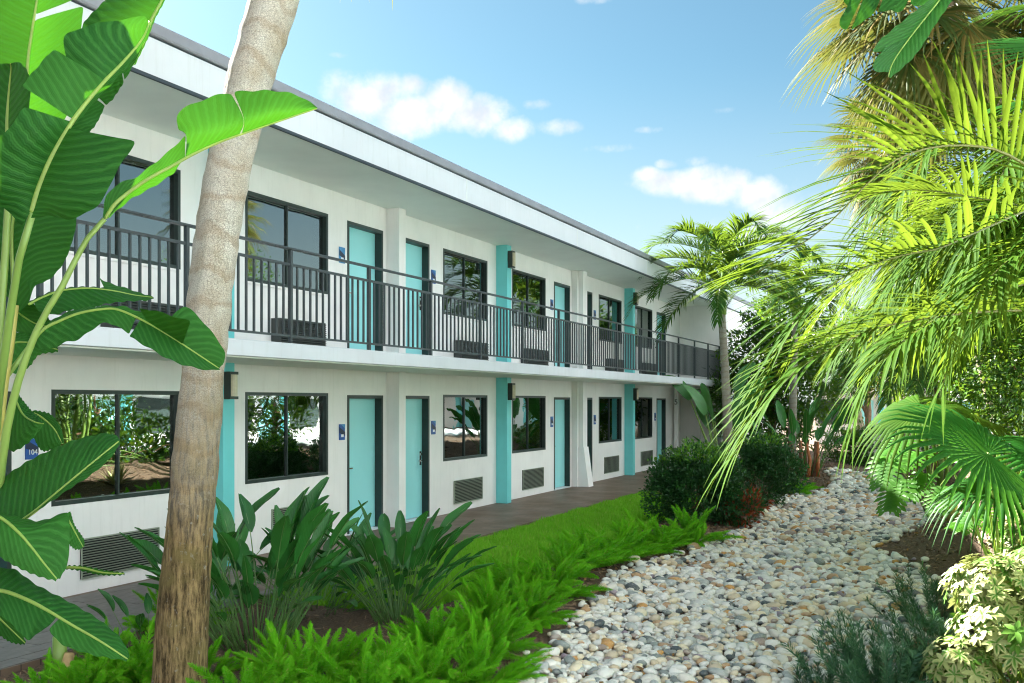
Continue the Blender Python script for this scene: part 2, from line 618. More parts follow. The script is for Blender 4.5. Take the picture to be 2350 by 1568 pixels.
for lv, (zf, zd, zs, zt, zc) in LEV.items():
    for wi, (a, b) in enumerate(wins[lv]):
        w = thing('window', 'x', 'x')
        del w['label'], w['category']
        w.parent = motel
        w.location = Vector((WX, (a + b) / 2, zs)) - MO
        def wp_(name, p, q, mat, bev=0):
            return mpart(name, p, q, mat, w, bev)
        fw, x0, x1 = .045, WX - .10, WX + .006
        mb = MB()
        off = MO + Vector(w.location)
        for p, q in (((x0, a, zs), (x1, a + fw, zt)), ((x0, b - fw, zs), (x1, b, zt)), ((x0, a + fw, zt - fw), (x1, b - fw, zt)), ((x0, a + fw, zs), (x1, b - fw, zs + fw))):
            mb.box(Vector(p) - off, Vector(q) - off)
        link('frame', mb.mesh('frame', [MT['frame']]), w)
        ym = (a + b) / 2
        wp_('mullion', (WX - .075, ym - .013, zs + fw), (WX - .028, ym + .013, zt - fw), MT['frame'])
        for y0, y1, xo in ((a + fw, ym - .013, 0), (ym + .013, b - fw, .006)):
            wp_('pane', (WX - .058 - xo, y0, zs + fw), (WX - .052 - xo, y1, zt - fw), MT['glass'])
        # a scalloped curtain edge at the far side of each window
        mb = MB()
        nn = 16
        for k in range(nn):
            z0, z1 = zs + fw + (zt - zs - 2 * fw) * k / nn, zs + fw + (zt - zs - 2 * fw) * (k + 1) / nn
            wv = .10 + .018 * (k % 2)
            mb.box(Vector((WX - .16, b - fw - wv, z0 + .001)) - off, Vector((WX - .13 - .012 * (k % 2), b - fw - .001, z1)) - off)
        link('curtain', mb.mesh('curtain', [MT['curtain']]), w)
        if wi in (1, 2):
            mb = MB()
            for k in range(15):
                z = zs + .07 + k * .022
                mb.box(Vector((WX - .17, a + .06, z)) - off, Vector((WX - .15, b - .2, z + .013)) - off)
            link('blind', mb.mesh('blind', [MT['louvre']]), w)
        if lv == 'u':
            wp_('sill', (WX + .001, a - .01, zs - .03), (WX + .02, b + .01, zs - .001), MT['wall'])
    for di, (a, b) in enumerate(doors):
        dr = thing('door', 'x', 'x')
        del dr['label'], dr['category']
        dr.parent = motel
        dr.location = Vector((WX, (a + b) / 2, zf)) - MO
        off = MO + Vector(dr.location)
        fw = .05
        mb = MB()
        x0, x1 = WX - .17, WX + .008
        mb.box(Vector((x0, a, zf + .02)) - off, Vector((x1, a + fw, zd)) - off)
        mb.box(Vector((x0, b - fw, zf + .02)) - off, Vector((x1, b, zd)) - off)
        mb.box(Vector((x0, a + fw, zd - fw)) - off, Vector((x1, b - fw, zd)) - off)
        link('door_frame', mb.mesh('door_frame', [MT['frame']]), dr)
        mpart('door_leaf', (WX - .16, a + fw + .003, zf + .03), (WX - .115, b - fw - .003, zd - fw - .003), MT['door'], dr)
        mpart('threshold', (WX - .17, a, zf + .001), (WX + .03, b, zf + .02), MT['white'], dr)
        left = di in (1, 3, 5)
        hy = a + fw + .07 if left else b - fw - .07
        mb = MB()
        hx = WX - .115
        mb.box(Vector((hx, hy - .03, zf + .93)) - off, Vector((hx + .012, hy + .03, zf + 1.17)) - off)
        mb.box(Vector((hx + .012, hy - .012, zf + .995)) - off, Vector((hx + .055, hy + .012, zf + 1.02)) - off)
        sy = 1 if left else -1
        mb.box(Vector((hx + .04, min(hy, hy + sy * .12), zf + .997)) - off, Vector((hx + .055, max(hy, hy + sy * .12), zf + 1.018)) - off)
        mb.box(Vector((hx + .012, hy - .02, zf + 1.10)) - off, Vector((hx + .03, hy + .02, zf + 1.14)) - off)
        link('lever_handle', mb.mesh('lever_handle', [MT['steel']]), dr)

# louvred grilles below the ground floor windows, air conditioner sleeves upstairs
vents = [(2.4, 3.5), (7.55, 8.66), (10.72, 11.75), (15.97, 17.13), (19.07, 20.21), (24.33, 25.5), (27.55, 28.72)]
slat = MB()
slat.add([(0, -.5, -.011), (.022, -.5, -.003), (.022, -.5, .002), (0, -.5, -.005), (0, .5, -.011), (.022, .5, -.003), (.022, .5, .002), (0, .5, -.005)],
         [(0, 1, 2, 3), (7, 6, 5, 4), (0, 4, 5, 1), (1, 5, 6, 2), (2, 6, 7, 3), (3, 7, 4, 0)])
slat_me = slat.mesh('slat', [MT['louvre']])
slat_me2 = slat.mesh('slat', [MT['louvre_dark']])
for a, b in vents:
    g = mpart('vent_grille', (WX + .002, a, .15), (WX + .012, b, .58), MT['cavity'])
    mb = MB()
    for p, q in (((-.005, -(b - a) / 2, -.215), (.02, -(b - a) / 2 + .012, .215)), ((-.005, (b - a) / 2 - .012, -.215), (.02, (b - a) / 2, .215)),
                 ((-.005, -(b - a) / 2 + .012, .203), (.02, (b - a) / 2 - .012, .215)), ((-.005, -(b - a) / 2 + .012, -.215), (.02, (b - a) / 2 - .012, -.203))):
        mb.box(p, q)
    link('grille_frame', mb.mesh('grille_frame', [MT['louvre']]), g)
    for k in range(15):
        s = link('slat', slat_me, g)
        s.scale = (1, b - a - .024, 1.25)
        s.location = (.004, 0, -.19 + k * .0272)
for a, b in [(2.4, 3.5), (7.82, 8.9), (10.72, 11.75), (15.97, 17.1), (19.0, 20.14), (24.4, 25.5), (27.6, 28.7)]:
    g = mpart('air_conditioner', (WX + .002, a, 2.79), (WX + .16, b, 3.17), MT['louvre_dark'])
    mpart('drain_tray', (WX + .002, a - .03, 2.74), (WX + .22, b + .03, 2.768), MT['louvre_dark'], g)
    for k in range(12):
        s = link('slat', slat_me2, g)
        s.scale = (1, b - a - .03, 1.2)
        s.location = (.082, 0, -.165 + k * .03)

# columns
for y, teal in ((1.2, 1), (5.3, 0), (9.49, 1), (13.645, 0), (17.78, 1), (26.03, 1), (30.35, 0)):
    for z0, z1 in ((0, 2.539), (2.711, 5.179)):
        if y == 30.35:
            continue
        mpart('column', (WX + .002, y, z0), (COLX, y + .21, z1), MT['teal'] if teal else MT['wall'], bev=.006,
              **({'label': 'teal painted column'} if teal else {}))
for z0, z1 in ((0, 2.539), (2.711, 5.179)):
    mpart('column', (WX + .002, 21.97, z0), (WX + .15, 22.42, z1), MT['wall'], bev=.006)
    mpart('downpipe_cover', (WX + .151, 22.05, z0), (WX + .27, 22.34, z1), MT['wall'], bev=.004)
# the flared foot of that cover
mb = MB()
for (xa, xb, ya, yb_, z) in ((WX + .002, WX + .29, 22.03, 22.36, .95), (WX + .002, WX + .42, 22.03, 22.36, 0)):
    mb.v += [tuple(Vector(q) - MO) for q in ((xa, ya, z), (xb, ya, z), (xb, yb_, z), (xa, yb_, z))]
mb.uv = [(0, 0)] * 8
mb.f = [(0, 1, 2, 3), (4, 7, 6, 5), (0, 4, 5, 1), (1, 5, 6, 2), (2, 6, 7, 3), (3, 7, 4, 0)]
mb.m = [0] * 6
link('flared_foot', mb.mesh('flared_foot', [MT['wall']]), motel)

# slabs, soffits, roof edge
mpart('balcony_slab', (WX + .001, Y0, 2.54), (FX, 44, 2.71), MT['fascia'], bev=.006)
mpart('soffit', (WX + .001, Y0, 2.522), (FX - .05, 31.99, 2.538), MT['soffit'])
mpart('balcony_edge_strip', (FX - .012, Y0, 2.711), (FX - .004, 31.9, 2.722), MT['fascia'])
mpart('soffit', (WX + .001, Y0, 5.18), (FX - .03, 44, 5.22), MT['soffit'])
mpart('fascia', (FX - .029, Y0, 5.20), (FX, 44, 5.56), MT['fascia'])
mpart('drip_edge', (FX - .028, Y0, 5.165), (FX + .006, 44, 5.199), MT['trim'])
mpart('shadow_gap', (FX - .026, Y0, 5.561), (FX - .008, 44, 5.578), MT['trim'])
rc = mpart('roof_cap', (FX - .2, Y0, 5.579), (FX + .03, 44, 5.715), MT['cap'], bev=.025)
mpart('roof', (-19, Y0, 5.22), (FX - .201, 44, 5.66), MT['roof'])
# joints of the fascia boards
for y in np.arange(4, 40, 4.9):
    mpart('fascia_joint', (FX + .001, float(y), 5.21), (FX + .004, float(y) + .012, 5.555), MT['soffit'])
# the block that closes the balcony
mpart('end_block', (WX + .002, 32.0, -.02), (FX - .02, 43.99, 2.52), MT['wall'])
mpart('end_block', (WX + .002, 31.9, 2.712), (FX - .02, 43.99, 5.178), MT['wall'])
mpart('end_post', (-8.42, 30.9, 0), (-8.30, 31.02, 2.52), MT['wall'])
mpart('end_post', (-7.9, 31.85, 0), (-7.82, 31.97, 2.52), MT['wall'])
mpart('wall_joint', (-8.40, 31.985, .9), (-7.16, 31.995, .915), MT['soffit'])


def text_mesh(txt, size, mat, name, ext=.002):
    cu = bpy.data.curves.new(name, 'FONT')
    cu.body = txt
    cu.size = size
    cu.extrude = ext
    cu.align_x = 'CENTER'
    cu.align_y = 'CENTER'
    o = bpy.data.objects.new(name, cu)
    COL.objects.link(o)
    dg = bpy.context.evaluated_depsgraph_get()
    me = bpy.data.meshes.new_from_object(o.evaluated_get(dg))
    bpy.data.objects.remove(o)
    me.materials.clear()
    me.materials.append(mat)
    return me


num5 = link('house_number', text_mesh('5', .24, MT['black'], 'house_number', .006), None,
            label='black numeral 5 on the white post at the far end of the walkway', category='house number')
num5.location = (-8.36, 30.89, 2.02)
num5.rotation_euler = (R(90), 0, 0)

# ---------------------------------------------------------------- railing
RX = -7.18
rail = thing('balcony_railing', 'dark metal railing with square balusters along the upper walkway', 'railing', (RX, 3, 2.71))
RO = Vector(rail.location)


def rpart(name, a, b, mat=None, bev=0):
    return boxo(name, tuple(Vector(a) - RO), tuple(Vector(b) - RO), mat or MT['rail'], rail, bev)


rpart('top_rail', (RX - .032, -1.5, 3.825), (RX + .032, 31.9, 3.85), bev=.004)
rpart('upper_rail', (RX - .014, -1.5, 3.635), (RX + .014, 31.9, 3.665))
rpart('bottom_rail', (RX - .014, -1.5, 2.80), (RX + .014, 31.9, 2.825))
posts = [.7, 2.45, 4.2, 5.95, 7.7, 9.4, 11.08, 12.75, 14.4, 16.1, 17.85, 19.6, 21.4, 23.2, 25.0, 26.8, 28.6, 30.3, 31.86]
bal = MB()
bal.box((-.011, -.011, 0), (.011, .011, .808))
bal_me = bal.mesh('baluster', [MT['rail']])
post = MB()
post.box((-.021, -.021, 0), (.021, .021, 1.112))
post.box((-.045, -.04, 0), (.045, .04, .01))
post_me = post.mesh('post', [MT['rail']])
for i, y in enumerate(posts):
    o = link('post', post_me, rail)
    o.location = Vector((RX, y, 2.712)) - RO
    if i:
        a, b = posts[i - 1], y
        n = round((b - a) / .128)
        for k in range(1, n):
            q = link('baluster', bal_me, rail)
            q.location = Vector((RX, a + (b - a) * k / n, 2.826)) - RO

# ---------------------------------------------------------------- wall lamps, room signs
lab = ['wall lamp on the teal column beside the palm trunk, ground floor', 'upper floor wall lamp on the teal column behind the palm trunk',
       'ground floor wall lamp on the middle teal column', 'upper floor wall lamp on the middle teal column',
       'ground floor wall lamp on the farthest teal column', 'upper floor wall lamp on the farthest teal column']
i = 0
for y in (9.595, 17.885, 26.135):
    for z in (2.07, 4.72):
        l = thing('wall_lamp', 'dark framed ' + lab[i], 'lamp', (COLX + .002, y + (0 if y > 10 else -.02), z), group='wall lamps on the teal columns')
        mb = MB()
        mb.box((0, -.075, 0), (.035, .075, .34))
        mb.box((.035, -.075, .305), (.10, .075, .34))
        mb.box((.035, -.075, 0), (.10, .075, .035))
        mb.box((.035, -.075, .035), (.10, -.062, .305))
        link('lamp_housing', mb.mesh('lamp_housing', [MT['frame']]), l)
        mb = MB()
        n = 8
        vs = []
        for zz in (.036, .304):
            for k in range(n + 1):
                a = math.pi * k / n
                vs.append((.036 + .095 * math.sin(a), -.058 * math.cos(a) + .008, zz))
        mb.add(vs, [(k, k + 1, n + 2 + k, n + 1 + k) for k in range(n)] + [tuple(range(n + 1)), tuple(range(n + 1, 2 * n + 2))[::-1]])
        link('lamp_diffuser', mb.mesh('lamp_diffuser', [MT['lampglass']]), l)
        i += 1

sg = [('g', 7.0 - .05, 'blue room sign reading 104 left of the nearest ground floor window', '104'),
      ('g', 12.38, 'blue room sign left of the nearest ground floor teal door', ''),
      ('g', 15.2, 'blue room sign right of the second ground floor teal door', ''),
      ('g', 20.72, 'blue room sign left of the third ground floor teal door', ''),
      ('g', 23.6, 'blue room sign right of the downpipe cover, ground floor', ''),
      ('g', 29.02, 'blue room sign beside the farthest ground floor door', ''),
      ('u', 12.38, 'pale room sign left of the nearest upper floor teal door', ''),
      ('u', 15.2, 'blue room sign right of the second upper floor teal door', ''),
      ('u', 20.72, 'blue room sign left of the third upper floor teal door', ''),
      ('u', 23.6, 'blue room sign right of the downpipe cover, upper floor', '')]
for lv, y, lb, txt in sg:
    z = 1.46 if lv == 'g' else 4.13
    s = thing('room_sign', lb, 'sign', (WX + .001, y, z), group='room signs beside the doors')
    o = boxo('sign_plate', (.001, -.075, 0), (.012, .075, .24), MT['sign_light'] if lb[:4] == 'pale' else MT['sign_blue'], s, .003)
    mb = MB()
    mb.add([(.0135, -.075, .20), (.0135, .075, .12), (.0135, .075, .06), (.0135, -.075, .11)], [(0, 1, 2, 3)])
    link('sign_band', mb.mesh('sign_band', [MT['sign_navy']]), s)
    mb = MB()
    mb.add([(.0135, -.04, .239), (.0135, .074, .239), (.0135, .074, .17)], [(0, 1, 2)])
    link('sign_corner', mb.mesh('sign_corner', [MT['sign_light']]), s)
    if txt:
        q = link('sign_number', text_mesh(txt, .075, MT['white'], 'sign_number'), s)
        q.rotation_euler = (R(90), 0, R(90))
        q.location = (.016, .005, .07)
    else:
        boxo('number_patch', (.0136, -.03, .045), (.015, .035, .085), MT['white'], s)

# ---------------------------------------------------------------- buildings across the garden
far = thing('motel_building', 'white motel wing with teal columns closing the far end of the garden', 'building', (0, 50, 0))
FO = Vector(far.location)


def fpart(name, a, b, mat, par=far, off=FO):
    return boxo(name, tuple(Vector(a) - off), tuple(Vector(b) - off), mat, par)


fpart('wall', (-6.5, 50, -.1), (14, 58, 5.2), MT['wall'])
fpart('balcony_slab', (-6.5, 48.6, 2.54), (14, 49.99, 2.71), MT['fascia'])
fpart('roof', (-6.5, 48.4, 5.21), (14, 58, 5.75), MT['fascia'])
for k, x in enumerate(np.arange(-5.6, 13, 2.1)):
    x = float(x)
    for z in (0, 2.72):
        if k % 2:
            fpart('column', (x - .12, 49.7, z), (x + .12, 49.985, z + (2.53 if z == 0 else 2.48)), MT['teal'])
        else:
            fpart('window', (x - .8, 49.93, z + .96), (x + .8, 49.98, z + 2.15), MT['frame'])
            fpart('door', (x + 1.2, 49.93, z + .02), (x + 1.75, 49.98, z + 2.1), MT['door'])
opp = thing('motel_building', 'white motel wing across the garden, seen mirrored in the windows', 'building', (8.0, 3, 0))
OO = Vector(opp.location)
fpart('wall', (8.0, -8, -.1), (18, 46, 5.2), MT['wall'], opp, OO)
fpart('roof', (6.9, -8, 5.21), (18, 46, 5.75), MT['fascia'], opp, OO)
fpart('balcony_slab', (6.9, -8, 2.54), (7.99, 46, 2.71), MT['fascia'], opp, OO)
for k in range(12):
    y = -5 + k * 4.13
    for z in (0, 2.72):
        fpart('column', (7.7, y, z), (7.985, y + .2, z + 2.45), MT['teal'], opp, OO)
        fpart('window', (7.94, y + .7, z + .96), (7.99, y + 2.5, z + 2.15), MT['frame'], opp, OO)
        fpart('door', (7.94, y + 2.9, z + .02), (7.99, y + 3.8, z + 2.1), MT['door'], opp, OO)
lw = boxo('low_wall', (-3.6, 40.0, -.1), (1.5, 40.35, .85), paint('low_wall_render', (.42, .44, .36), .8), None,
          label='low olive grey wall crossing the far end of the pebble bed', category='wall')

# ================================================================ plants
LM = {}
LM['banana'] = leafmat('banana_leaf', (.008, .072, .014), (.034, .155, .020), .36, (.045, .17, .004), .55, .6, 190, .14)
LM['banana_rib'] = leafmat('banana_midrib', (.20, .34, .06), (.30, .42, .09), .2, None, .35)
LM['petiole'] = leafmat('banana_petiole', (.13, .26, .05), (.24, .36, .08), .12, None, .35)
LM['petiole_y'] = leafmat('yellowing_petiole', (.36, .34, .08), (.50, .42, .12), .12, None, .4)
LM['reginae'] = leafmat('bird_of_paradise_leaf', (.012, .08, .022), (.05, .24, .04), .2, (.12, .36, .04), .25, .15, 150, .6)
LM['reginae_rib'] = leafmat('bird_of_paradise_midrib', (.06, .16, .045), (.14, .26, .07), .15, None, .35)
LM['fern'] = leafmat('foxtail_fern', (.04, .26, .008), (.24, .64, .025), .34, (.34, .85, .03), .5, spec=.15, age=(.9, (.42, .44, .10)))
LM['shrub'] = leafmat('glossy_shrub_leaf', (.010, .045, .018), (.035, .12, .03), .22, (.12, .35, .04), .32)
LM['shrub_lt'] = leafmat('young_shrub_leaf', (.06, .20, .02), (.14, .34, .03), .35, (.30, .60, .03), .35)
LM['croton'] = leafmat('croton_leaf', (.16, .018, .012), (.34, .07, .015), .3, (.6, .12, .03), .35)
LM['palm_mid'] = leafmat('palm_leaflet', (.014, .075, .016), (.035, .13, .02), .36, (.15, .24, .018), .5, spec=.12)
LM['areca'] = leafmat('areca_leaflet', (.024, .10, .007), (.075, .17, .012), .5, (.15, .225, .018), .65, spec=.04)
LM['areca_rib'] = leafmat('areca_rachis', (.12, .16, .04), (.22, .22, .07), .1, None, .4)
LM['fan'] = leafmat('fan_palm_leaf', (.010, .085, .010), (.030, .145, .015), .36, (.08, .24, .012), .5, spec=.12)
LM['sabal'] = leafmat('sabal_leaf', (.03, .07, .018), (.08, .12, .028), .35, (.15, .16, .03), .6, spec=.12, age=(.40, (.26, .18, .05)))
LM['sabal_dead'] = leafmat('dry_palm_leaf', (.10, .14, .035), (.27, .24, .07), .3, (.28, .26, .05), .7, spec=.2)
LM['tree'] = leafmat('tree_leaf', (.03, .11, .015), (.075, .185, .012), .46, (.16, .26, .018), .5, spec=.12)
LM['dark_tree'] = leafmat('dark_tree_leaf', (.012, .045, .014), (.035, .10, .02), .3, (.12, .28, .03), .4)
LM['podo'] = leafmat('blue_green_needle', (.025, .095, .050), (.075, .20, .085), .2, (.14, .32, .08), .4)
LM['cream'] = leafmat('cream_leaflet', (.32, .37, .11), (.50, .52, .24), .3, (.22, .24, .08), .5, spec=.2)
LM['cream_g'] = leafmat('green_leaflet_centre', (.06, .17, .02), (.13, .28, .035), .3, (.2, .4, .04), .4)
LM['philo'] = leafmat('split_leaf', (.04, .17, .015), (.09, .27, .02), .42, (.2, .48, .03), .35)
LM['agave'] = leafmat('striped_agave_leaf', (.10, .17, .06), (.16, .24, .08), .1, None, .4)
LM['agave_y'] = leafmat('agave_leaf_margin', (.50, .48, .20), (.62, .58, .28), .1, None, .4)
LM['grass'] = leafmat('lawn_grass', (.04, .22, .006), (.32, .72, .05), .3, (.3, .7, .04), .6, spec=.1, age=(.86, (.45, .50, .12)))
LM['wood'] = paint('brown_stem', (.20, .11, .06), .85, .35, 12, .6, 60)
LM['redstem'] = paint('red_brown_stem', (.42, .14, .05), .7, .3, 12, .4, 60)
LM['brown_leaf'] = leafmat('dead_leaf', (.16, .09, .04), (.34, .18, .07), .2, None, .8)


def trunkmat(name, lo, mid, hi, z0, z1, crack=22, ring=9.0):
    m, t, p = newmat(name)
    tcv = N(t, 'ShaderNodeTexCoord').outputs['Object']
    uv = N(t, 'ShaderNodeUVMap').outputs[0]
    s = N(t, 'ShaderNodeSeparateXYZ')
    t.links.new(tcv, s.inputs[0])
    zf = ramp(t, M(t, 'MULTIPLY_ADD', noisetex(t, 2.2, 4, vec=tcv), .9, s.outputs[2]), z0, z1)
    # upright fibre pattern low down, cracked grey skin higher up
    mp = N(t, 'ShaderNodeMapping')
    mp.inputs['Scale'].default_value = (1, 1, .13)
    t.links.new(tcv, mp.inputs[0])
    fib = noisetex(t, 38, 7, .75, vec=mp.outputs[0])
    vo = N(t, 'ShaderNodeTexVoronoi', feature='DISTANCE_TO_EDGE')
    vo.inputs['Scale'].default_value = crack * 2.6
    mpv = N(t, 'ShaderNodeMapping')
    mpv.inputs['Scale'].default_value = (1, 1, 1.9)
    nv = N(t, 'ShaderNodeVectorMath', operation='MULTIPLY_ADD')
    nz = N(t, 'ShaderNodeTexNoise', i_Scale=14.0, i_Detail=5.0)
    t.links.new(tcv, nz.inputs['Vector'])
    t.links.new(nz.outputs[1], nv.inputs[0])
    nv.inputs[1].default_value = (.05, .05, .05)
    t.links.new(tcv, nv.inputs[2])
    t.links.new(nv.outputs[0], mpv.inputs[0])
    t.links.new(mpv.outputs[0], vo.inputs['Vector'])
    cr = ramp(t, vo.outputs[0], 0, .13)
    su = N(t, 'ShaderNodeSeparateXYZ')
    t.links.new(uv, su.inputs[0])
    rg = ramp(t, M(t, 'SINE', M(t, 'MULTIPLY_ADD', noisetex(t, 3.5, 3, vec=tcv), 9.0, M(t, 'MULTIPLY', su.outputs[1], ring * 6.28))), .45, 1)
    big = noisetex(t, 5.0, 5, .6, vec=tcv)
    low = mixcol(t, ramp(t, fib, .42, .60), [x * .16 for x in lo], lo)
    low = mixcol(t, ramp(t, big, .48, .72), low, [lo[0] * .55, lo[1] * .62, lo[2] * .5])
    low = mixcol(t, M(t, 'MULTIPLY', ramp(t, noisetex(t, 24, 5, vec=tcv), .62, .72), .7), low, (.42, .40, .34))
    up = mixcol(t, ramp(t, big, .35, .7), hi, mid)
    up = mixcol(t, M(t, 'MULTIPLY', rg, .4), up, [mid[0] * .75, mid[1] * .58, mid[2] * .42])
    up = mixcol(t, M(t, 'MULTIPLY', M(t, 'SUBTRACT', 1, cr), .55), up, (.20, .165, .12))
    up = mixcol(t, M(t, 'MULTIPLY', ramp(t, fib, .5, .7), .25), up, (.30, .24, .16))
    c = mixcol(t, zf, low, up)
    t.links.new(c, p.inputs['Base Color'])
    p.inputs['Roughness'].default_value = .9
    p.inputs['Specular IOR Level'].default_value = .2
    hh = M(t, 'ADD', M(t, 'MULTIPLY', cr, .6), M(t, 'ADD', fib, M(t, 'MULTIPLY', rg, -.25)))
    setbump(t, p, hh, .85, .016)
    return m


def blade(mb, base, d0, ln, wd, up=Vector((0, 0, 1)), droop=.5, seg=4, fold=.25, mi=0, prof=None, w0=.5):
    """one strap leaf or leaflet bending under its weight"""
    d = d0.normalized()
    p = base.copy()
    st = ln / seg
    vs, uvs = [], []
    for i in range(seg + 1):
        t = i / seg
        w = wd * (prof(t) if prof else (w0 + (1 - w0) * math.sin(min(1, t * 2.2) * math.pi / 2)) * (1 - t ** 2.2)) * .5
        s = d.cross(up)
        if s.length < 1e-4:
            s = Vector((1, 0, 0))
        s.normalize()
        n = s.cross(d)
        w = max(w, wd * .02)
        vs += [p - s * w + n * (w * fold), p, p + s * w + n * (w * fold)]
        uvs += [(-1, t * ln), (0, t * ln), (1, t * ln)]
        p = p + d * st
        d = (d + Vector((0, 0, -droop / seg))).normalized()
    fs = []
    for i in range(seg):
        a = i * 3
        fs += [(a, a + 1, a + 4, a + 3), (a + 1, a + 2, a + 5, a + 4)]
    mb.add(vs, fs, mi, uvs)
    return p


def spline(pts, n):
    """Catmull-Rom through control points (any vectors of equal length)"""
    P = np.array([list(p) for p in pts], dtype=float)
    if len(P) == 2:
        return [P[0] + (P[1] - P[0]) * i / (n - 1) for i in range(n)]
    P = np.vstack([2 * P[0] - P[1], P, 2 * P[-1] - P[-2]])
    seg = np.linalg.norm(np.diff(P[1:-1], axis=0)[:, :2], axis=1)
    cum = np.concatenate([[0], np.cumsum(seg)])
    out = []
    for i in range(n):
        s = cum[-1] * i / (n - 1)
        k = min(int(np.searchsorted(cum, s, side='right')) - 1, len(seg) - 1)
        t = (s - cum[k]) / max(seg[k], 1e-9)
        p0, p1, p2, p3 = P[k], P[k + 1], P[k + 2], P[k + 3]
        out.append(.5 * (2 * p1 + (p2 - p0) * t + (2 * p0 - 5 * p1 + 4 * p2 - p3) * t * t + (3 * p1 - p0 - 3 * p2 + p3) * t ** 3))
    return out


def frond(name, pts, nl, leafl, wd, mats, parent, ang=55, vee=25, droop=.6, seg=3, start=.12, rr=.012, jit=.12, plumose=0, up=None, seed=0):
    """pinnate palm frond along the rachis points: rachis tube and two ranks of leaflets, one mesh"""
    rd = random.Random(seed)
    mb = MB()
    C = [Vector(p) for p in spline(pts, 26)]
    mb.tube(C, [rr * (1 - .85 * i / 25) for i in range(26)], 5, 1)
    for i in range(nl):
        t = start + (1 - start) * (i + .5) / nl
        k = min(24, int(t * 25))
        f = t * 25 - k
        p = C[k].lerp(C[k + 1], f)
        T = (C[k + 1] - C[k]).normalized()
        U = up or Vector((0, 0, 1))
        S = T.cross(U)
        if S.length < .05:
            S = T.cross(Vector((1, 0, 0)))
        S.normalize()
        Nn = S.cross(T).normalized()
        u = (t - start) / (1 - start)
        ll = leafl * (.45 + 1.1 * math.sin(math.pi * min(1, .12 + u * .8)) ** .8) * .68
        a = R(ang * (1.15 - .75 * u))
        for sgn in (-1, 1):
            v = R(vee + rd.uniform(-12, 12) + (rd.uniform(-plumose, plumose) if plumose else 0))
            aa = a + rd.uniform(-.08, .08)
            d = T * math.cos(aa) + (S * sgn * math.cos(v) + Nn * math.sin(v)) * math.sin(aa)
            d += Vector((rd.uniform(-jit, jit), rd.uniform(-jit, jit), rd.uniform(-jit, jit))) * .6
            blade(mb, p, d, ll * rd.uniform(.85, 1.1), wd, Nn, droop * rd.uniform(.7, 1.4), seg, .3)
    return link(name, mb.mesh(name, mats, True), parent)


def fan(mb, c, axis, nrm, Rr, n=36, span=290, split=.5, droop=.5, fold=.35, wob=.03, mi=0, rd=random, cone=0.0):
    """palmate leaf: pleated segments joined to `split` of their length, free and drooping beyond"""
    axis = axis.normalized()
    nrm = (nrm - axis * nrm.dot(axis)).normalized()
    side = nrm.cross(axis)
    ha = R(span / n / 2)
    for k in range(n):
        a = R(-span / 2 + span * (k + .5) / n)
        ln = Rr * (1 - .22 * abs(a / R(span / 2)) ** 1.5) * rd.uniform(.93, 1.05)
        d = axis * math.cos(a) + side * math.sin(a)
        tn = side * math.cos(a) - axis * math.sin(a)
        dz = 0
        vs, uvs = [], []
        rs = [.02, .25, split, (split + 1) / 2 + .02, .88, 1.0]
        a2 = rd.uniform(-wob, wob)
        for i, r_ in enumerate(rs):
            rr = r_ * ln
            free = max(0, (r_ - split) / (1 - split))
            w = math.tan(ha) * rr if r_ <= split else math.tan(ha) * split * ln * (1 - free ** 1.3) + .0006
            p = c + d * rr * (1 - .12 * droop * free) + nrm * (-cone * rr) + tn * (a2 * free * ln) + Vector((0, 0, -1)) * (droop * ln * (.10 * r_ ** 2 + .42 * free ** 1.8))
            vs += [p - tn * w, p + nrm * (w * fold), p + tn * w]
            uvs += [(-1, rr), (0, rr), (1, rr)]
        fs = []
        for i in range(len(rs) - 1):
            q = i * 3
            fs += [(q, q + 1, q + 4, q + 3), (q + 1, q + 2, q + 5, q + 4)]
        mb.add(vs, fs, mi, uvs)


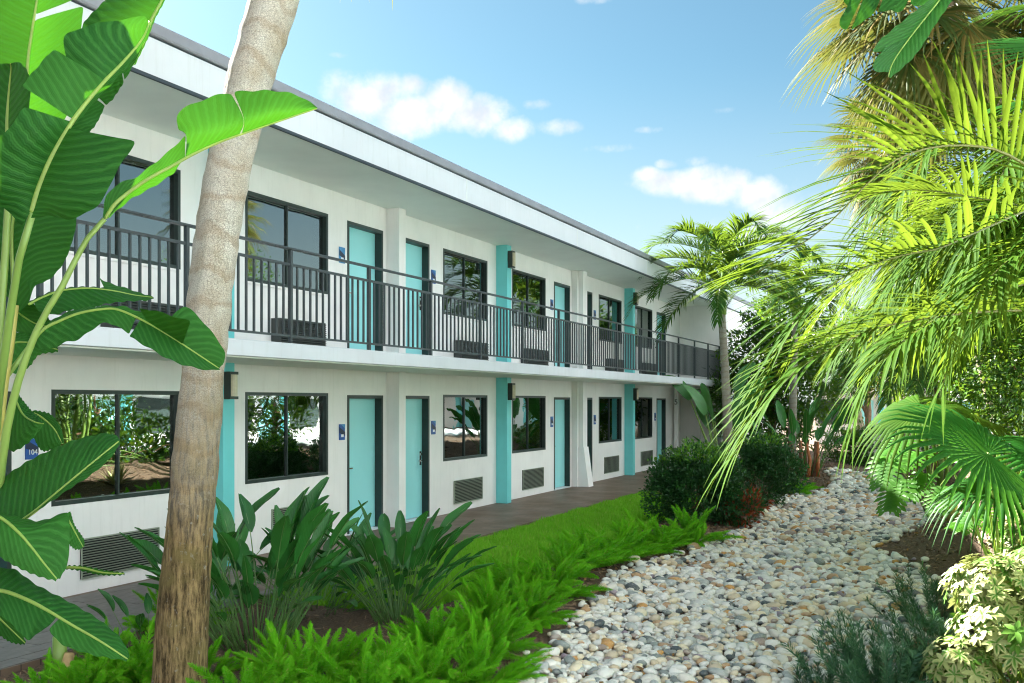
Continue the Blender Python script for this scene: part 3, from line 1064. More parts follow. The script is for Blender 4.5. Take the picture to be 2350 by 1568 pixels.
def big_leaf(name, parent, mid, lobes, ribr=.012, n=48, mats=None, label=None):
    """a banana-like leaf measured off the place: midrib points and lobes of blade; each lobe is (t0, t1, [edge polylines from midrib outwards])"""
    mats = mats or [LM['banana'], LM['banana_rib']]
    mb = MB()
    Mi = [at(*p) for p in spline(mid, n)]
    L = [0]
    for i in range(1, n):
        L.append(L[-1] + (Mi[i] - Mi[i - 1]).length)
    mb.tube([p + Vector((0, 0, 0)) for p in Mi], [ribr * (1 - .8 * i / (n - 1)) + .0015 for i in range(n)], 6, 1)
    for lb in lobes:
        t0, t1, lines = lb[0], lb[1], lb[2]
        bulge = lb[3] if len(lb) > 3 else .03
        rows = max(6, int((t1 - t0) * n))
        K = 7
        edges = [[at(*p) for p in spline(l, rows + 1)] for l in lines]
        vs, uvs = [], []
        for r_ in range(rows + 1):
            t = t0 + (t1 - t0) * r_ / rows
            x = t * (n - 1)
            k = min(n - 2, int(x))
            m = Mi[k].lerp(Mi[k + 1], x - k)
            ctr = [m] + [e[r_] for e in edges]
            lv = L[k] + (L[k + 1] - L[k]) * (x - k)
            for j in range(K + 1):
                s = j / K
                y = s * (len(ctr) - 1)
                q = min(len(ctr) - 2, int(y))
                f = y - q
                if len(ctr) > 2:
                    p0 = ctr[max(q - 1, 0)]
                    p1, p2 = ctr[q], ctr[q + 1]
                    p3 = ctr[min(q + 2, len(ctr) - 1)]
                    pt = .5 * (2 * p1 + (p2 - p0) * f + (2 * p0 - 5 * p1 + 4 * p2 - p3) * f * f + (3 * p1 - p0 - 3 * p2 + p3) * f ** 3)
                else:
                    pt = ctr[0].lerp(ctr[1], s)
                w = (ctr[-1] - m).length
                toc = (Vector((0, 0, EYE)) - pt).normalized()
                pt = pt + toc * (bulge * math.sin(math.pi * s) * min(1, w / .25)) + Vector((0, 0, 1)) * (.004 * math.sin(t * 70 + s * 3) * s)
                vs.append(pt)
                uvs.append((s, lv))
        fs = [(a * (K + 1) + b, a * (K + 1) + b + 1, (a + 1) * (K + 1) + b + 1, (a + 1) * (K + 1) + b) for a in range(rows) for b in range(K)]
        mb.add(vs, fs, 0, uvs)
    o = link(name, mb.mesh(name, mats, True), parent)
    sm = o.modifiers.new('sub', 'SUBSURF')
    sm.levels = sm.render_levels = 1
    if label:
        o['label'] = label
    return o


def stem(name, parent, pts, r0, r1, mat, n=14, sides=8):
    mb = MB()
    C = [at(*p) for p in spline(pts, n)]
    mb.tube(C, [r0 + (r1 - r0) * i / (n - 1) for i in range(n)], sides)
    return link(name, mb.mesh(name, [mat], True), parent)


# ---------------------------------------------------------------- near palm: trunk across the view, crown above it
pt = thing('palm_tree', 'tall cabbage palm with leaning grey trunk in front of the railing, crown above the view', 'palm tree', at(412, 1900, 6.5))
pt.location.z = -.1
PO = Vector(pt.location)
TM = trunkmat('near_palm_bark', (.46, .32, .15), (.62, .52, .38), (.80, .76, .66), 1.7, 3.1, 21, 4.2)
ctl = [(400, 1900, 6.5), (412, 1568, 6.5), (428, 1300, 6.5), (446, 1080, 6.5), (463, 870, 6.52), (487, 640, 6.55), (513, 450, 6.6), (548, 280, 6.65), (588, 130, 6.7), (634, -20, 6.75), (700, -230, 6.8), (775, -470, 6.85), (850, -680, 6.9)]
wid = [72, 62, 54, 51, 48, 50, 50, 51, 52, 53, 52, 50, 48]
n = 150
cp = spline([(*c, w) for c, w in zip(ctl, wid)], n)
pts = [at(c[0], c[1], c[2]) - PO for c in cp]
rads = [c[3] * c[2] / 2250 for c in cp]
rg_ = random.Random(5)
bumps = [(rg_.uniform(0, 6.28), rg_.uniform(0, 9), rg_.uniform(.03, .09), rg_.uniform(-.012, .012)) for _ in range(70)]


def tdisp(a, L, i):
    d = .0035 * math.sin(L * 23 + 3.2 * math.sin(L * 3.3) + .5 * math.sin(a)) * (1 if L > 2.2 else .2) + .002 * math.sin(L * 47 + math.sin(a * 2))
    d += .012 * noise.noise(Vector((math.cos(a) * 1.5, math.sin(a) * 1.5, L * 1.6))) + .006 * noise.noise(Vector((math.cos(a) * 9, math.sin(a) * 9, L * 3)))
    for ba, bl, bs, bd in bumps:
        if abs(L - bl) < bs:
            da = abs((a - ba + math.pi) % (2 * math.pi) - math.pi)
            if da < bs * 5:
                d += bd * (1 - abs(L - bl) / bs) * (1 - da / (bs * 5))
    return d


mb = MB()
mb.tube(pts, rads, 40, disp=tdisp)
link('trunk', mb.mesh('trunk', [TM], True), pt)
# scars and pits in the bark
mb = MB()
ctop = pts[-1]
crown_c = pts[-1] + Vector((0, 0, .1))
rd = random.Random(3)
for k in range(34):
    a = rd.uniform(0, 2 * math.pi)
    e = rd.uniform(-.9, 1.2)
    ax = Vector((math.cos(a) * math.cos(e), math.sin(a) * math.cos(e), math.sin(e)))
    mb = MB()
    ln = rd.uniform(.7, 1.0)
    q = crown_c + ax * ln
    mb.tube([crown_c, crown_c + ax * ln * .5 + Vector((0, 0, .06)), q], [.02, .016, .01], 5, 1)
    fan(mb, q, (ax + Vector((0, 0, -.35))), Vector((0, 0, 1)) + ax * .3, rd.uniform(.75, .95), 26, 250, .4, 1.3 if e > 0 else 1.8, .4, .05, rd=rd)
    link('leaf', mb.mesh('leaf', [LM['sabal'] if e > -.2 else LM['sabal_dead'], LM['areca_rib']], True), pt)

# ---------------------------------------------------------------- giant bird of paradise at the left
bp = thing('bird_of_paradise_plant', 'giant bird of paradise with big torn leaves at the left edge', 'plant', at(-60, 1960, 4.2))
bp.location.z = -.05
BO = Vector(bp.location)
fix = []


def bl(*a, **k):
    o = big_leaf(*a, **k)
    fix.append(o)
    return o


def bs(*a, **k):
    o = stem(*a, **k)
    fix.append(o)
    return o


# behind: leaf B (upright at the top left), leaf E (hanging, half sunlit), leaf D, leaf C
bl('leaf', bp, [(60, 520, 4.5), (56, 330, 4.5), (63, 155, 4.45), (73, 75, 4.45), (86, -10, 4.45), (96, -120, 4.5)],
   [(.25, 1.0, [[(-60, 400, 4.6), (-110, 200, 4.7), (-120, 0, 4.7), (-20, -160, 4.6)]], .04),
    (.28, .74, [[(110, 330, 4.55), (160, 250, 4.7), (178, 150, 4.8), (186, 70, 4.8), (192, 12, 4.8)]], .05),
    (.76, 1.0, [[(170, -2, 4.8), (178, -40, 4.75), (150, -110, 4.65)]], .04)])
bl('leaf', bp, [(34, 730, 4.35), (30, 640, 4.35), (28, 540, 4.35), (40, 440, 4.4), (66, 340, 4.45)],
   [(.1, 1, [[(-50, 640, 4.4), (-90, 560, 4.5), (-80, 430, 4.5), (0, 330, 4.5)]], .02),
    (.02, 1, [[(70, 690, 4.33), (84, 600, 4.33), (112, 505, 4.33), (128, 430, 4.38), (128, 360, 4.42)],
              [(60, 641, 4.3), (102, 648, 4.3), (144, 607, 4.3), (168, 547, 4.28), (176, 495, 4.3), (170, 430, 4.35), (150, 370, 4.4)]], .02)])
bl('leaf', bp, [(18, 330, 4.1), (18, 270, 4.1), (22, 205, 4.08), (26, 160, 4.05), (24, 146, 4.02)],
   [(0, 1, [[(-30, 340, 4.1), (-70, 260, 4.2), (-60, 180, 4.2), (-10, 148, 4.1)]], .02),
    (0, 1, [[(30, 330, 4.05), (58, 290, 4.0), (68, 235, 3.95), (70, 190, 3.93), (60, 158, 3.93), (42, 142, 3.98)]], .03)])
bl('leaf', bp, [(300, 150, 4.35), (330, 90, 4.35), (348, 45, 4.35), (372, 0, 4.35), (400, -60, 4.4)],
   [(0, 1, [[(262, 190, 4.4), (215, 120, 4.45), (188, 64, 4.5), (232, 10, 4.5), (300, -60, 4.5)]], .04),
    (0, 1, [[(310, 150, 4.4), (338, 92, 4.4), (356, 45, 4.4), (380, 0, 4.4), (410, -58, 4.4)]], .0)])
# the blue-green pale blade right of the big leaf, torn in three
bl('leaf', bp, [(150, 300, 4.15), (190, 260, 4.15), (240, 200, 4.15), (290, 145, 4.15), (330, 85, 4.15)],
   [(.0, .36, [[(200, 310, 4.2), (216, 292, 4.2), (228, 272, 4.22), (241, 244, 4.22)]], .0),
    (.38, .68, [[(244, 240, 4.24), (256, 232, 4.24), (270, 212, 4.24), (284, 190, 4.22)]], .0),
    (.69, 1, [[(286, 186, 4.22), (306, 150, 4.22), (322, 118, 4.2), (334, 84, 4.18)]], .0)], ribr=.006)
# the big torn leaf A in front
bl('leaf', bp, [(72, 490, 3.72), (92, 425, 3.72), (122, 355, 3.72), (168, 276, 3.75), (228, 200, 3.82), (285, 140, 3.9), (326, 90, 3.98), (344, 48, 4.0)],
   [(.0, .41, [[(60, 500, 3.72), (110, 497, 3.70), (165, 503, 3.66), (205, 485, 3.63), (236, 458, 3.62), (268, 393, 3.62), (290, 360, 3.62), (313, 324, 3.62)]], .05),
    (.02, .44, [[(50, 518, 3.72), (10, 480, 3.7), (-60, 430, 3.66), (-60, 370, 3.64), (-5, 322, 3.62), (30, 282, 3.62), (54, 247, 3.63)]], .05),
    (.45, .67, [[(49, 198, 3.66), (72, 170, 3.68), (98, 140, 3.70), (124, 111, 3.72)]], .04),
    (.68, .985, [[(180, 198, 3.82), (152, 130, 3.78), (146, 86, 3.78), (168, 70, 3.8), (235, 52, 3.85), (300, 42, 3.92), (334, 38, 3.98)]], .05),
    (.42, 1, [[(174, 284, 3.78), (238, 212, 3.86), (296, 150, 3.93), (338, 86, 4.0), (346, 47, 4.02)]], .0)], ribr=.014, n=64)
# leaf F, the long one that crosses the trunk
bl('leaf', bp, [(240, 503, 3.95), (262, 470, 3.96), (300, 438, 4.0), (345, 408, 4.03), (392, 383, 4.07), (440, 356, 4.1), (500, 328, 4.14), (567, 304, 4.18), (625, 284, 4.22), (690, 262, 4.26), (729, 249, 4.28)],
   [(0.0, .42, [[(236, 500, 3.93), (242, 455, 3.92), (268, 424, 3.95), (310, 408, 4.0), (350, 378, 4.05), (385, 350, 4.08), (425, 312, 4.12)]], .0),
    (.42, .66, [[(428, 311, 4.06), (470, 298, 4.08), (520, 284, 4.12), (560, 273, 4.14)], [(409, 300, 4.07), (407, 262, 4.07), (440, 240, 4.10), (500, 218, 4.16), (530, 213, 4.20)]], .0),
    (.67, 1, [[(560, 272, 4.14), (620, 256, 4.18), (680, 248, 4.24), (727, 247, 4.28)], [(536, 211, 4.20), (600, 208, 4.22), (650, 211, 4.25), (690, 222, 4.28), (715, 238, 4.29), (728, 246, 4.29)]], .0),
    (.03, .5, [[(250, 500, 3.97), (300, 458, 4.03), (350, 430, 4.06), (400, 396, 4.09), (411, 372, 4.1), (440, 358, 4.11)]], .0)], ribr=.009, n=70)
# leaf G, lower leaf whose pale tip lies on the trunk
bl('leaf', bp, [(64, 800, 4.1), (99, 757, 4.12), (135, 738, 4.14), (180, 720, 4.16), (228, 711, 4.18), (270, 711, 4.2), (330, 737, 4.22), (390, 772, 4.24), (450, 811, 4.26), (503, 846, 4.28)],
   [(.08, .56, [[(70, 790, 4.12), (96, 802, 4.1), (125, 798, 4.1), (150, 786, 4.1), (180, 779, 4.1), (214, 755, 4.12), (240, 741, 4.14), (262, 746, 4.16), (296, 766, 4.18)]], .01),
    (.58, 1, [[(296, 772, 4.16), (330, 792, 4.16), (390, 826, 4.18), (440, 843, 4.22), (490, 851, 4.26), (505, 848, 4.28)]], .02),
    (.06, .62, [[(84, 766, 4.14), (128, 730, 4.18), (175, 710, 4.2), (228, 703, 4.22), (280, 703, 4.22), (310, 712, 4.22), (330, 720, 4.22)]], .01),
    (.62, .80, [[(318, 708, 4.2), (350, 712, 4.16), (385, 722, 4.12), (438, 738, 4.08)]], .0),
    (.70, 1, [[(396, 726, 4.26), (408, 712, 4.28), (422, 702, 4.3), (446, 718, 4.32), (480, 755, 4.33), (505, 788, 4.32), (518, 815, 4.3), (512, 836, 4.29)]], .03)], ribr=.008, n=60)
# leaf H, flat dark leaf above G
bl('leaf', bp, [(64, 700, 4.3), (100, 682, 4.32), (140, 668, 4.34), (200, 662, 4.36), (260, 668, 4.4), (310, 678, 4.44), (352, 683, 4.46)],
   [(.0, 1, [[(70, 690, 4.36), (110, 672, 4.4), (160, 660, 4.42), (215, 659, 4.46), (270, 663, 4.48), (320, 672, 4.48), (353, 682, 4.47)]], .0),
    (.62, .86, [[(226, 636, 4.46), (246, 648, 4.48), (275, 657, 4.5), (316, 670, 4.5)]], .0),
    (.05, 1, [[(90, 718, 4.28), (130, 722, 4.25), (160, 712, 4.24), (200, 716, 4.26), (232, 700, 4.28), (290, 692, 4.34), (340, 690, 4.42), (353, 685, 4.46)]], .02)], ribr=.006)
# dark leaves low in the crown
bl('leaf', bp, [(0, 800, 4.3), (40, 786, 4.3), (90, 790, 4.3), (133, 803, 4.3)],
   [(0, 1, [[(0, 775, 4.35), (40, 762, 4.35), (95, 776, 4.35), (134, 800, 4.32)]], .01), (0, 1, [[(-10, 850, 4.25), (30, 858, 4.25), (66, 843, 4.25), (90, 815, 4.28), (133, 808, 4.3)]], .01)], ribr=.005)
bl('leaf', bp, [(20, 700, 4.4), (50, 724, 4.4), (84, 744, 4.42), (120, 750, 4.45)],
   [(0, 1, [[(40, 690, 4.4), (72, 694, 4.4), (100, 716, 4.42), (124, 748, 4.45)]], .02), (0, 1, [[(14, 735, 4.38), (40, 762, 4.38), (80, 772, 4.4), (118, 754, 4.44)]], .02)], ribr=.005)
bl('leaf', bp, [(30, 905, 4.3), (52, 950, 4.25), (78, 968, 4.2), (101, 973, 4.2)],
   [(0, 1, [[(20, 930, 4.3), (16, 1000, 4.25), (26, 1036, 4.22), (66, 1016, 4.2), (100, 976, 4.2)]], .02), (0, 1, [[(40, 902, 4.32), (70, 940, 4.28), (90, 956, 4.24), (101, 971, 4.2)]], .01)], ribr=.005)
bl('leaf', bp, [(70, 945, 4.6), (96, 958, 4.6), (124, 984, 4.6), (142, 1016, 4.6)],
   [(0, 1, [[(84, 942, 4.6), (118, 952, 4.6), (140, 984, 4.6), (148, 1022, 4.6)]], .02), (0, 1, [[(74, 974, 4.6), (80, 1010, 4.6), (100, 1036, 4.6), (138, 1024, 4.6)]], .02)], ribr=.005)
# petioles
bs('petiole', bp, [(75, 488, 3.72), (57, 540, 3.75), (39, 620, 3.8), (25, 710, 3.85), (8, 830, 3.9), (-10, 980, 4.0), (-50, 1500, 4.1), (-60, 1960, 4.2)], .013, .03, LM['petiole'])
bs('petiole', bp, [(30, 700, 4.1), (24, 760, 4.1), (10, 860, 4.1), (-4, 960, 4.1), (-40, 1500, 4.15), (-60, 1960, 4.2)], .022, .032, LM['petiole_y'])
bs('petiole', bp, [(22, 330, 4.3), (18, 500, 4.3), (8, 640, 4.3), (-4, 800, 4.3), (-40, 1400, 4.2), (-60, 1960, 4.2)], .014, .03, LM['petiole'])
bs('petiole', bp, [(240, 503, 3.95), (192, 560, 3.95), (150, 645, 3.92), (110, 710, 3.92), (75, 781, 3.92), (45, 865, 3.92), (22, 955, 3.94), (6, 1050, 3.96), (-20, 1300, 4.05), (-60, 1960, 4.2)], .010, .028, LM['petiole'], 26)
bs('petiole', bp, [(64, 800, 4.12), (30, 850, 4.14), (0, 910, 4.16), (-30, 1200, 4.18), (-60, 1960, 4.2)], .010, .026, LM['petiole'])

# lower suckers at the left edge
bq = thing('bird_of_paradise_plant', 'low sucker of giant bird of paradise, three broad leaves in front of the nearest grille', 'plant', at(-120, 1900, 3.9))
bq.location.z = -.05
bl('leaf', bq, [(-60, 1250, 3.85), (0, 1226, 3.85), (72, 1180, 3.83), (120, 1140, 3.82), (165, 1102, 3.82), (215, 1060, 3.84), (274, 1012, 3.88)],
   [(.05, 1, [[(-60, 1160, 4.0), (-10, 1110, 4.02), (40, 1074, 4.02), (80, 1050, 4.0), (160, 1014, 3.98), (225, 997, 3.95), (262, 997, 3.92), (277, 1014, 3.9)]], .04),
    (.05, 1, [[(-50, 1280, 3.8), (20, 1225, 3.78), (64, 1186, 3.8), (120, 1150, 3.78), (160, 1122, 3.78), (215, 1086, 3.8), (256, 1048, 3.84), (276, 1018, 3.88)]], .01)], ribr=.009)
bl('leaf', bq, [(-70, 1160, 3.75), (0, 1188, 3.7), (40, 1220, 3.67), (72, 1256, 3.66), (100, 1292, 3.66), (131, 1330, 3.68)],
   [(.1, 1, [[(-20, 1170, 3.8), (40, 1186, 3.8), (88, 1196, 3.8), (130, 1184, 3.8), (155, 1176, 3.8), (160, 1220, 3.76), (156, 1290, 3.72), (138, 1328, 3.69)]], .0),
    (.1, 1, [[(-60, 1230, 3.66), (-10, 1272, 3.62), (40, 1302, 3.62), (86, 1322, 3.64), (128, 1334, 3.67)]], .03)], ribr=.009)
bl('leaf', bq, [(150, 1182, 3.95), (166, 1210, 3.95), (182, 1240, 3.95), (191, 1256, 3.95)],
   [(0, 1, [[(162, 1174, 3.96), (172, 1206, 3.96), (192, 1236, 3.96), (194, 1254, 3.96)]], .0), (0, 1, [[(140, 1200, 3.9), (150, 1236, 3.9), (170, 1260, 3.9), (188, 1260, 3.94)]], .01)], ribr=.004)
bl('leaf', bq, [(-60, 1362, 3.75), (0, 1356, 3.7), (60, 1376, 3.66), (110, 1402, 3.63), (160, 1432, 3.6), (230, 1472, 3.58), (294, 1514, 3.58)],
   [(.05, 1, [[(-50, 1310, 3.8), (0, 1304, 3.8), (36, 1308, 3.8), (80, 1340, 3.78), (160, 1382, 3.72), (230, 1424, 3.68), (278, 1466, 3.64), (298, 1504, 3.6)]], .02),
    (.05, .52, [[(-50, 1400, 3.66), (0, 1412, 3.6), (30, 1436, 3.58), (56, 1464, 3.56), (70, 1468, 3.56), (96, 1446, 3.56), (112, 1440, 3.57)]], .02),
    (.54, 1, [[(112, 1446, 3.55), (138, 1476, 3.54), (180, 1494, 3.54), (224, 1506, 3.54), (262, 1512, 3.55), (290, 1518, 3.57)]], .02)], ribr=.010)
bl('leaf', bq, [(-20, 1400, 3.9), (10, 1430, 3.9), (36, 1455, 3.9), (58, 1476, 3.9)],
   [(0, 1, [[(-10, 1380, 3.9), (26, 1414, 3.9), (46, 1446, 3.9), (60, 1474, 3.9)]], .01), (0, 1, [[(-40, 1420, 3.9), (-8, 1452, 3.9), (24, 1474, 3.9), (56, 1480, 3.9)]], .01)], ribr=.004)
bl('leaf', bq, [(150, 1302, 4.4), (190, 1304, 4.4), (235, 1314, 4.4), (286, 1317, 4.4)],
   [(0, 1, [[(150, 1298, 4.4), (190, 1299, 4.4), (240, 1309, 4.4), (286, 1315, 4.4)]], .0), (0, 1, [[(150, 1306, 4.4), (190, 1311, 4.4), (235, 1320, 4.4), (286, 1320, 4.4)]], .0)], ribr=.006)
bs('petiole', bq, [(-60, 1362, 3.75), (-90, 1400, 3.8), (-110, 1600, 3.85), (-120, 1900, 3.9)], .012, .03, LM['petiole'])
bs('petiole', bq, [(-60, 1250, 3.85), (-90, 1300, 3.85), (-112, 1500, 3.87), (-120, 1900, 3.9)], .012, .03, LM['petiole'])
bs('petiole', bq, [(-70, 1160, 3.75), (-100, 1200, 3.8), (-118, 1500, 3.85), (-120, 1900, 3.9)], .012, .03, LM['petiole'])
# cut stump beside them
g = ground_at(140, 1545)
cs = thing('cut_stem', 'cut pale stump of a banana stem among the ferns at the lower left', 'stump', g)
mb = MB()
mb.tube([(0, 0, -.05), (-.01, 0, .12), (-.03, .01, .28)], [.06, .055, .05], 10)
mb.tube([(.05, 0, -.05), (.07, 0, .08), (.08, .01, .16)], [.05, .045, .035], 10, 1)
link('stump', mb.mesh('stump', [LM['petiole'], paint('cut_stem_flesh', (.55, .38, .18), .8, .3, 12)], True), cs)

# hanging leaves at the top right
bt = thing('bird_of_paradise_plant', 'giant bird of paradise whose pale leaf hangs into the top right of the view', 'plant', (.62, 3.6, 0))
bl('leaf', bt, [(2230, -110, 4.6), (2155, 0, 4.5), (2112, 55, 4.48), (2067, 115, 4.45), (2046, 150, 4.42), (2038, 178, 4.4)],
   [(.1, .82, [[(2210, -100, 4.5), (2130, 0, 4.35), (2100, 25, 4.32), (2060, 58, 4.3), (2020, 92, 4.28), (2001, 120, 4.28), (2016, 118, 4.3)]], .02),
    (.70, .96, [[(2030, 112, 4.32), (2012, 132, 4.3), (2003, 150, 4.3), (2006, 163, 4.32), (2030, 166, 4.38)]], .01),
    (.1, 1, [[(2260, -90, 4.6), (2187, 0, 4.5), (2145, 60, 4.48), (2105, 122, 4.46), (2070, 157, 4.44), (2044, 179, 4.41)]], .02)], ribr=.007)
bl('leaf', bt, [(2200, -60, 5.0), (2120, -42, 5.0), (2040, -30, 5.0), (1980, -20, 5.0), (1938, -8, 5.0)],
   [(.0, .35, [[(2190, -10, 4.95), (2150, 10, 4.95), (2105, 14, 4.95), (2088, 10, 4.95)]], .02),
    (.36, .62, [[(2080, 10, 4.95), (2067, 28, 4.95), (2040, 24, 4.95), (2015, 29, 4.95)]], .02),
    (.63, .8, [[(2008, 26, 4.95), (1990, 44, 4.95), (1968, 58, 4.95), (1952, 73, 4.95)]], .02),
    (.81, 1, [[(1944, 70, 4.96), (1927, 60, 4.96), (1930, 38, 4.97), (1950, 24, 4.98), (1936, 4, 5.0)]], .01)], ribr=.007)
bs('petiole', bt, [(2230, -110, 4.6), (2330, -160, 4.6), (2480, 0, 4.3), (2600, 700, 4.2), (2640, 1900, 4.2)], .010, .03, LM['petiole'], 26)
bs('petiole', bt, [(2200, -60, 5.0), (2330, -60, 4.9), (2500, 100, 4.5), (2600, 700, 4.2), (2640, 1900, 4.2)], .010, .03, LM['petiole'], 26)
bt.location = at(2640, 1900, 4.2)
bt.location.z = 0
for o in fix:       # blades were measured in world space: keep them where they stand under their plant
    o.matrix_parent_inverse = Matrix.Translation(-Vector(o.parent.location))

# ---------------------------------------------------------------- clumps of small bird of paradise
def reginae_mesh(seed):
    rd = random.Random(seed)
    mb = MB()
    ln = rd.uniform(.85, 1.1)
    bend = rd.uniform(.0, .22)
    P = [Vector((0, 0, 0))]
    d = Vector((.12, 0, 1)).normalized()
    for i in range(7):
        P.append(P[-1] + d * ln / 7)
        d = (d + Vector((bend / 5, 0, 0))).normalized()
    mb.tube(P, [.011 - .0009 * i for i in range(8)], 5, 1)
    bl_ = rd.uniform(.50, .66)
    w = rd.uniform(.072, .112)
    n = 9
    p = P[-1].copy()
    d = (d + Vector((rd.uniform(-.12, .15), 0, 0))).normalized()
    side = Vector((0, 1, 0))
    tw = rd.uniform(-.5, .5)
    cup = rd.uniform(.25, .7)
    vs, uvs, ribs = [], [], []
    for i in range(n + 1):
        t = i / n
        ww = w * math.sin(math.pi * min(1, (t * .93 + .02)) ** .8) ** .75
        nn = d.cross(side).normalized()
        s = (side * math.cos(tw * t) + nn * math.sin(tw * t)).normalized()
        n2 = s.cross(d)
        up_ = -n2
        for q in (-1, -.5, 0, .5, 1):
            vs.append(p + s * (q * ww) + up_ * (abs(q) ** 1.5 * ww * cup) + Vector((0, 0, .006 * math.sin(t * 14 + q))))
            uvs.append((q, t * bl_))
        ribs.append(p + n2 * .002)
        p = p + d * (bl_ / n)
        d = (d + Vector((.075, 0, -.04)) * rd.uniform(-.3, 1.5)).normalized()
    fs = []
    for i in range(n):
        for q in range(4):
            a = i * 5 + q
            fs.append((a, a + 1, a + 6, a + 5))
    mb.add(vs, fs, 0, uvs)
    mb.tube(ribs, [.006 * (1 - .8 * i / n) for i in range(n + 1)], 4, 1)
    return mb.mesh('leaf', [LM['reginae'], LM['reginae_rib']], True)


RG = [reginae_mesh(k) for k in range(9)]


def clump(label, px, py, n, tall, spread, group='low bird of paradise clumps', seed=0, lean=.75, loc=None, rad=.16, side=None):
    g = loc or ground_at(px, py)
    c = thing('bird_of_paradise_clump', label, 'plant', g, group=group)
    rd = random.Random(seed)
    for i in range(n):
        o = link('leaf', rd.choice(RG), c)
        az_ = rd.uniform(0, 2 * math.pi)
        if side and rd.random() < .5:
            az_ = side + rd.gauss(0, .6)
        e = rd.random() ** .9
        tilt = e * lean
        r0 = rad * rd.random() ** .5
        s = tall * rd.uniform(.55, 1.04) * (1 - .18 * e)
        o.matrix_basis = Matrix.Translation((r0 * math.cos(az_) * spread, r0 * math.sin(az_) * spread, -.02)) @ Matrix.Rotation(az_, 4, 'Z') @ Matrix.Rotation(tilt, 4, 'Y') @ Matrix.Rotation(rd.uniform(-.6, .6), 4, 'Z') @ Matrix.Scale(s, 4)
    return c


clump('tall dense bird of paradise clump just right of the palm trunk', 585, 1480, 92, .98, 1.4, seed=1, lean=.56, rad=.22)
clump('drooping dark bird of paradise clump between the two upright ones, below the nearest door', 720, 1400, 72, .74, 1.5, seed=2, lean=1.2, rad=.24)
clump('upright bird of paradise clump in front of the second teal door, beside the lawn', 910, 1425, 84, .86, 1.1, seed=3, lean=.62, rad=.18)
clump('bird of paradise clump half hidden behind the palm trunk', 455, 1440, 12, .98, 1.4, seed=4, lean=.6, rad=.2)
clump('small low bird of paradise plant left of the trunk, on the edge of the pavers', 330, 1500, 9, .5, 1.0, seed=6, lean=1.2)

# ---------------------------------------------------------------- foxtail ferns
def plume_mesh(seed):
    rd = random.Random(seed)
    n, k = 40, 10
    ln = rd.uniform(.46, .58)
    bend = rd.uniform(.15, .75)
    p = Vector((0, 0, 0))
    d = Vector((.08, 0, 1)).normalized()
    V, Fq = [], []
    ax = []
    for i in range(n + 1):
        ax.append((p.copy(), d.copy()))
        p = p + d * (ln / n)
        d = (d + Vector((bend / n, 0, -.1 * bend / n))).normalized()
    for i in range(4, n + 1):
        t = i / n
        c, dd_ = ax[i]
        r_ = .052 * rd.uniform(.85, 1.1) * (min(1, t * 3.0)) * (1 - t ** 3.2) ** .8 + .003
        u = dd_.orthogonal().normalized()
        w = dd_.cross(u)
        for q in range(k):
            a = 2 * math.pi * (q + .5 * (i % 2)) / k + rd.uniform(-.35, .35)
            rad = u * math.cos(a) + w * math.sin(a)
            tip = c + rad * r_ * rd.uniform(.75, 1.15) + dd_ * r_ * rd.uniform(.5, 1.0)
            tg = dd_.cross(rad) * (.003 + .05 * r_)
            b = len(V)
            mid_ = c + (tip - c) * .45
            V += [mid_ - tg, mid_ + tg, tip, c + rad * .002]
            Fq += [(b + 3, b, b + 1), (b, b + 2, b + 1)]
    b = len(V)
    # the stalk inside
    for i in range(0, n, 6):
        c, dd_ = ax[i]
        u = dd_.orthogonal().normalized() * .003
        w = dd_.cross(u)
        V += [c + u, c + w, c - u - w]
    m = len(range(0, n, 6))
    for i in range(m - 1):
        for q in range(3):
            a0, a1 = b + i * 3 + q, b + i * 3 + (q + 1) % 3
            Fq += [(a0, a1, a1 + 3), (a0, a1 + 3, a0 + 3)]
    return npmesh('plume', [tuple(v) for v in V], Fq, [LM['fern']], False)


PL = [plume_mesh(k) for k in range(7)]


def fern(label, px, py, n, s, seed, loc=None, lean=1.15):
    g = loc or ground_at(px, py)
    c = thing('foxtail_fern', label, 'fern', g, group='foxtail ferns along the pebble bed')
    rd = random.Random(seed)
    for i in range(n):
        o = link('plume', rd.choice(PL), c)
        a = rd.uniform(0, 6.283)
        e = rd.random() ** .75
        o.matrix_basis = (Matrix.Translation((.10 * s * math.cos(a) * e, .10 * s * math.sin(a) * e, -.01)) @ Matrix.Rotation(a, 4, 'Z') @
                          Matrix.Rotation(e * lean, 4, 'Y') @ Matrix.Rotation(rd.uniform(-1.2, 1.2), 4, 'Z') @ Matrix.Scale(s * rd.uniform(.7, 1.1), 4))
    return c


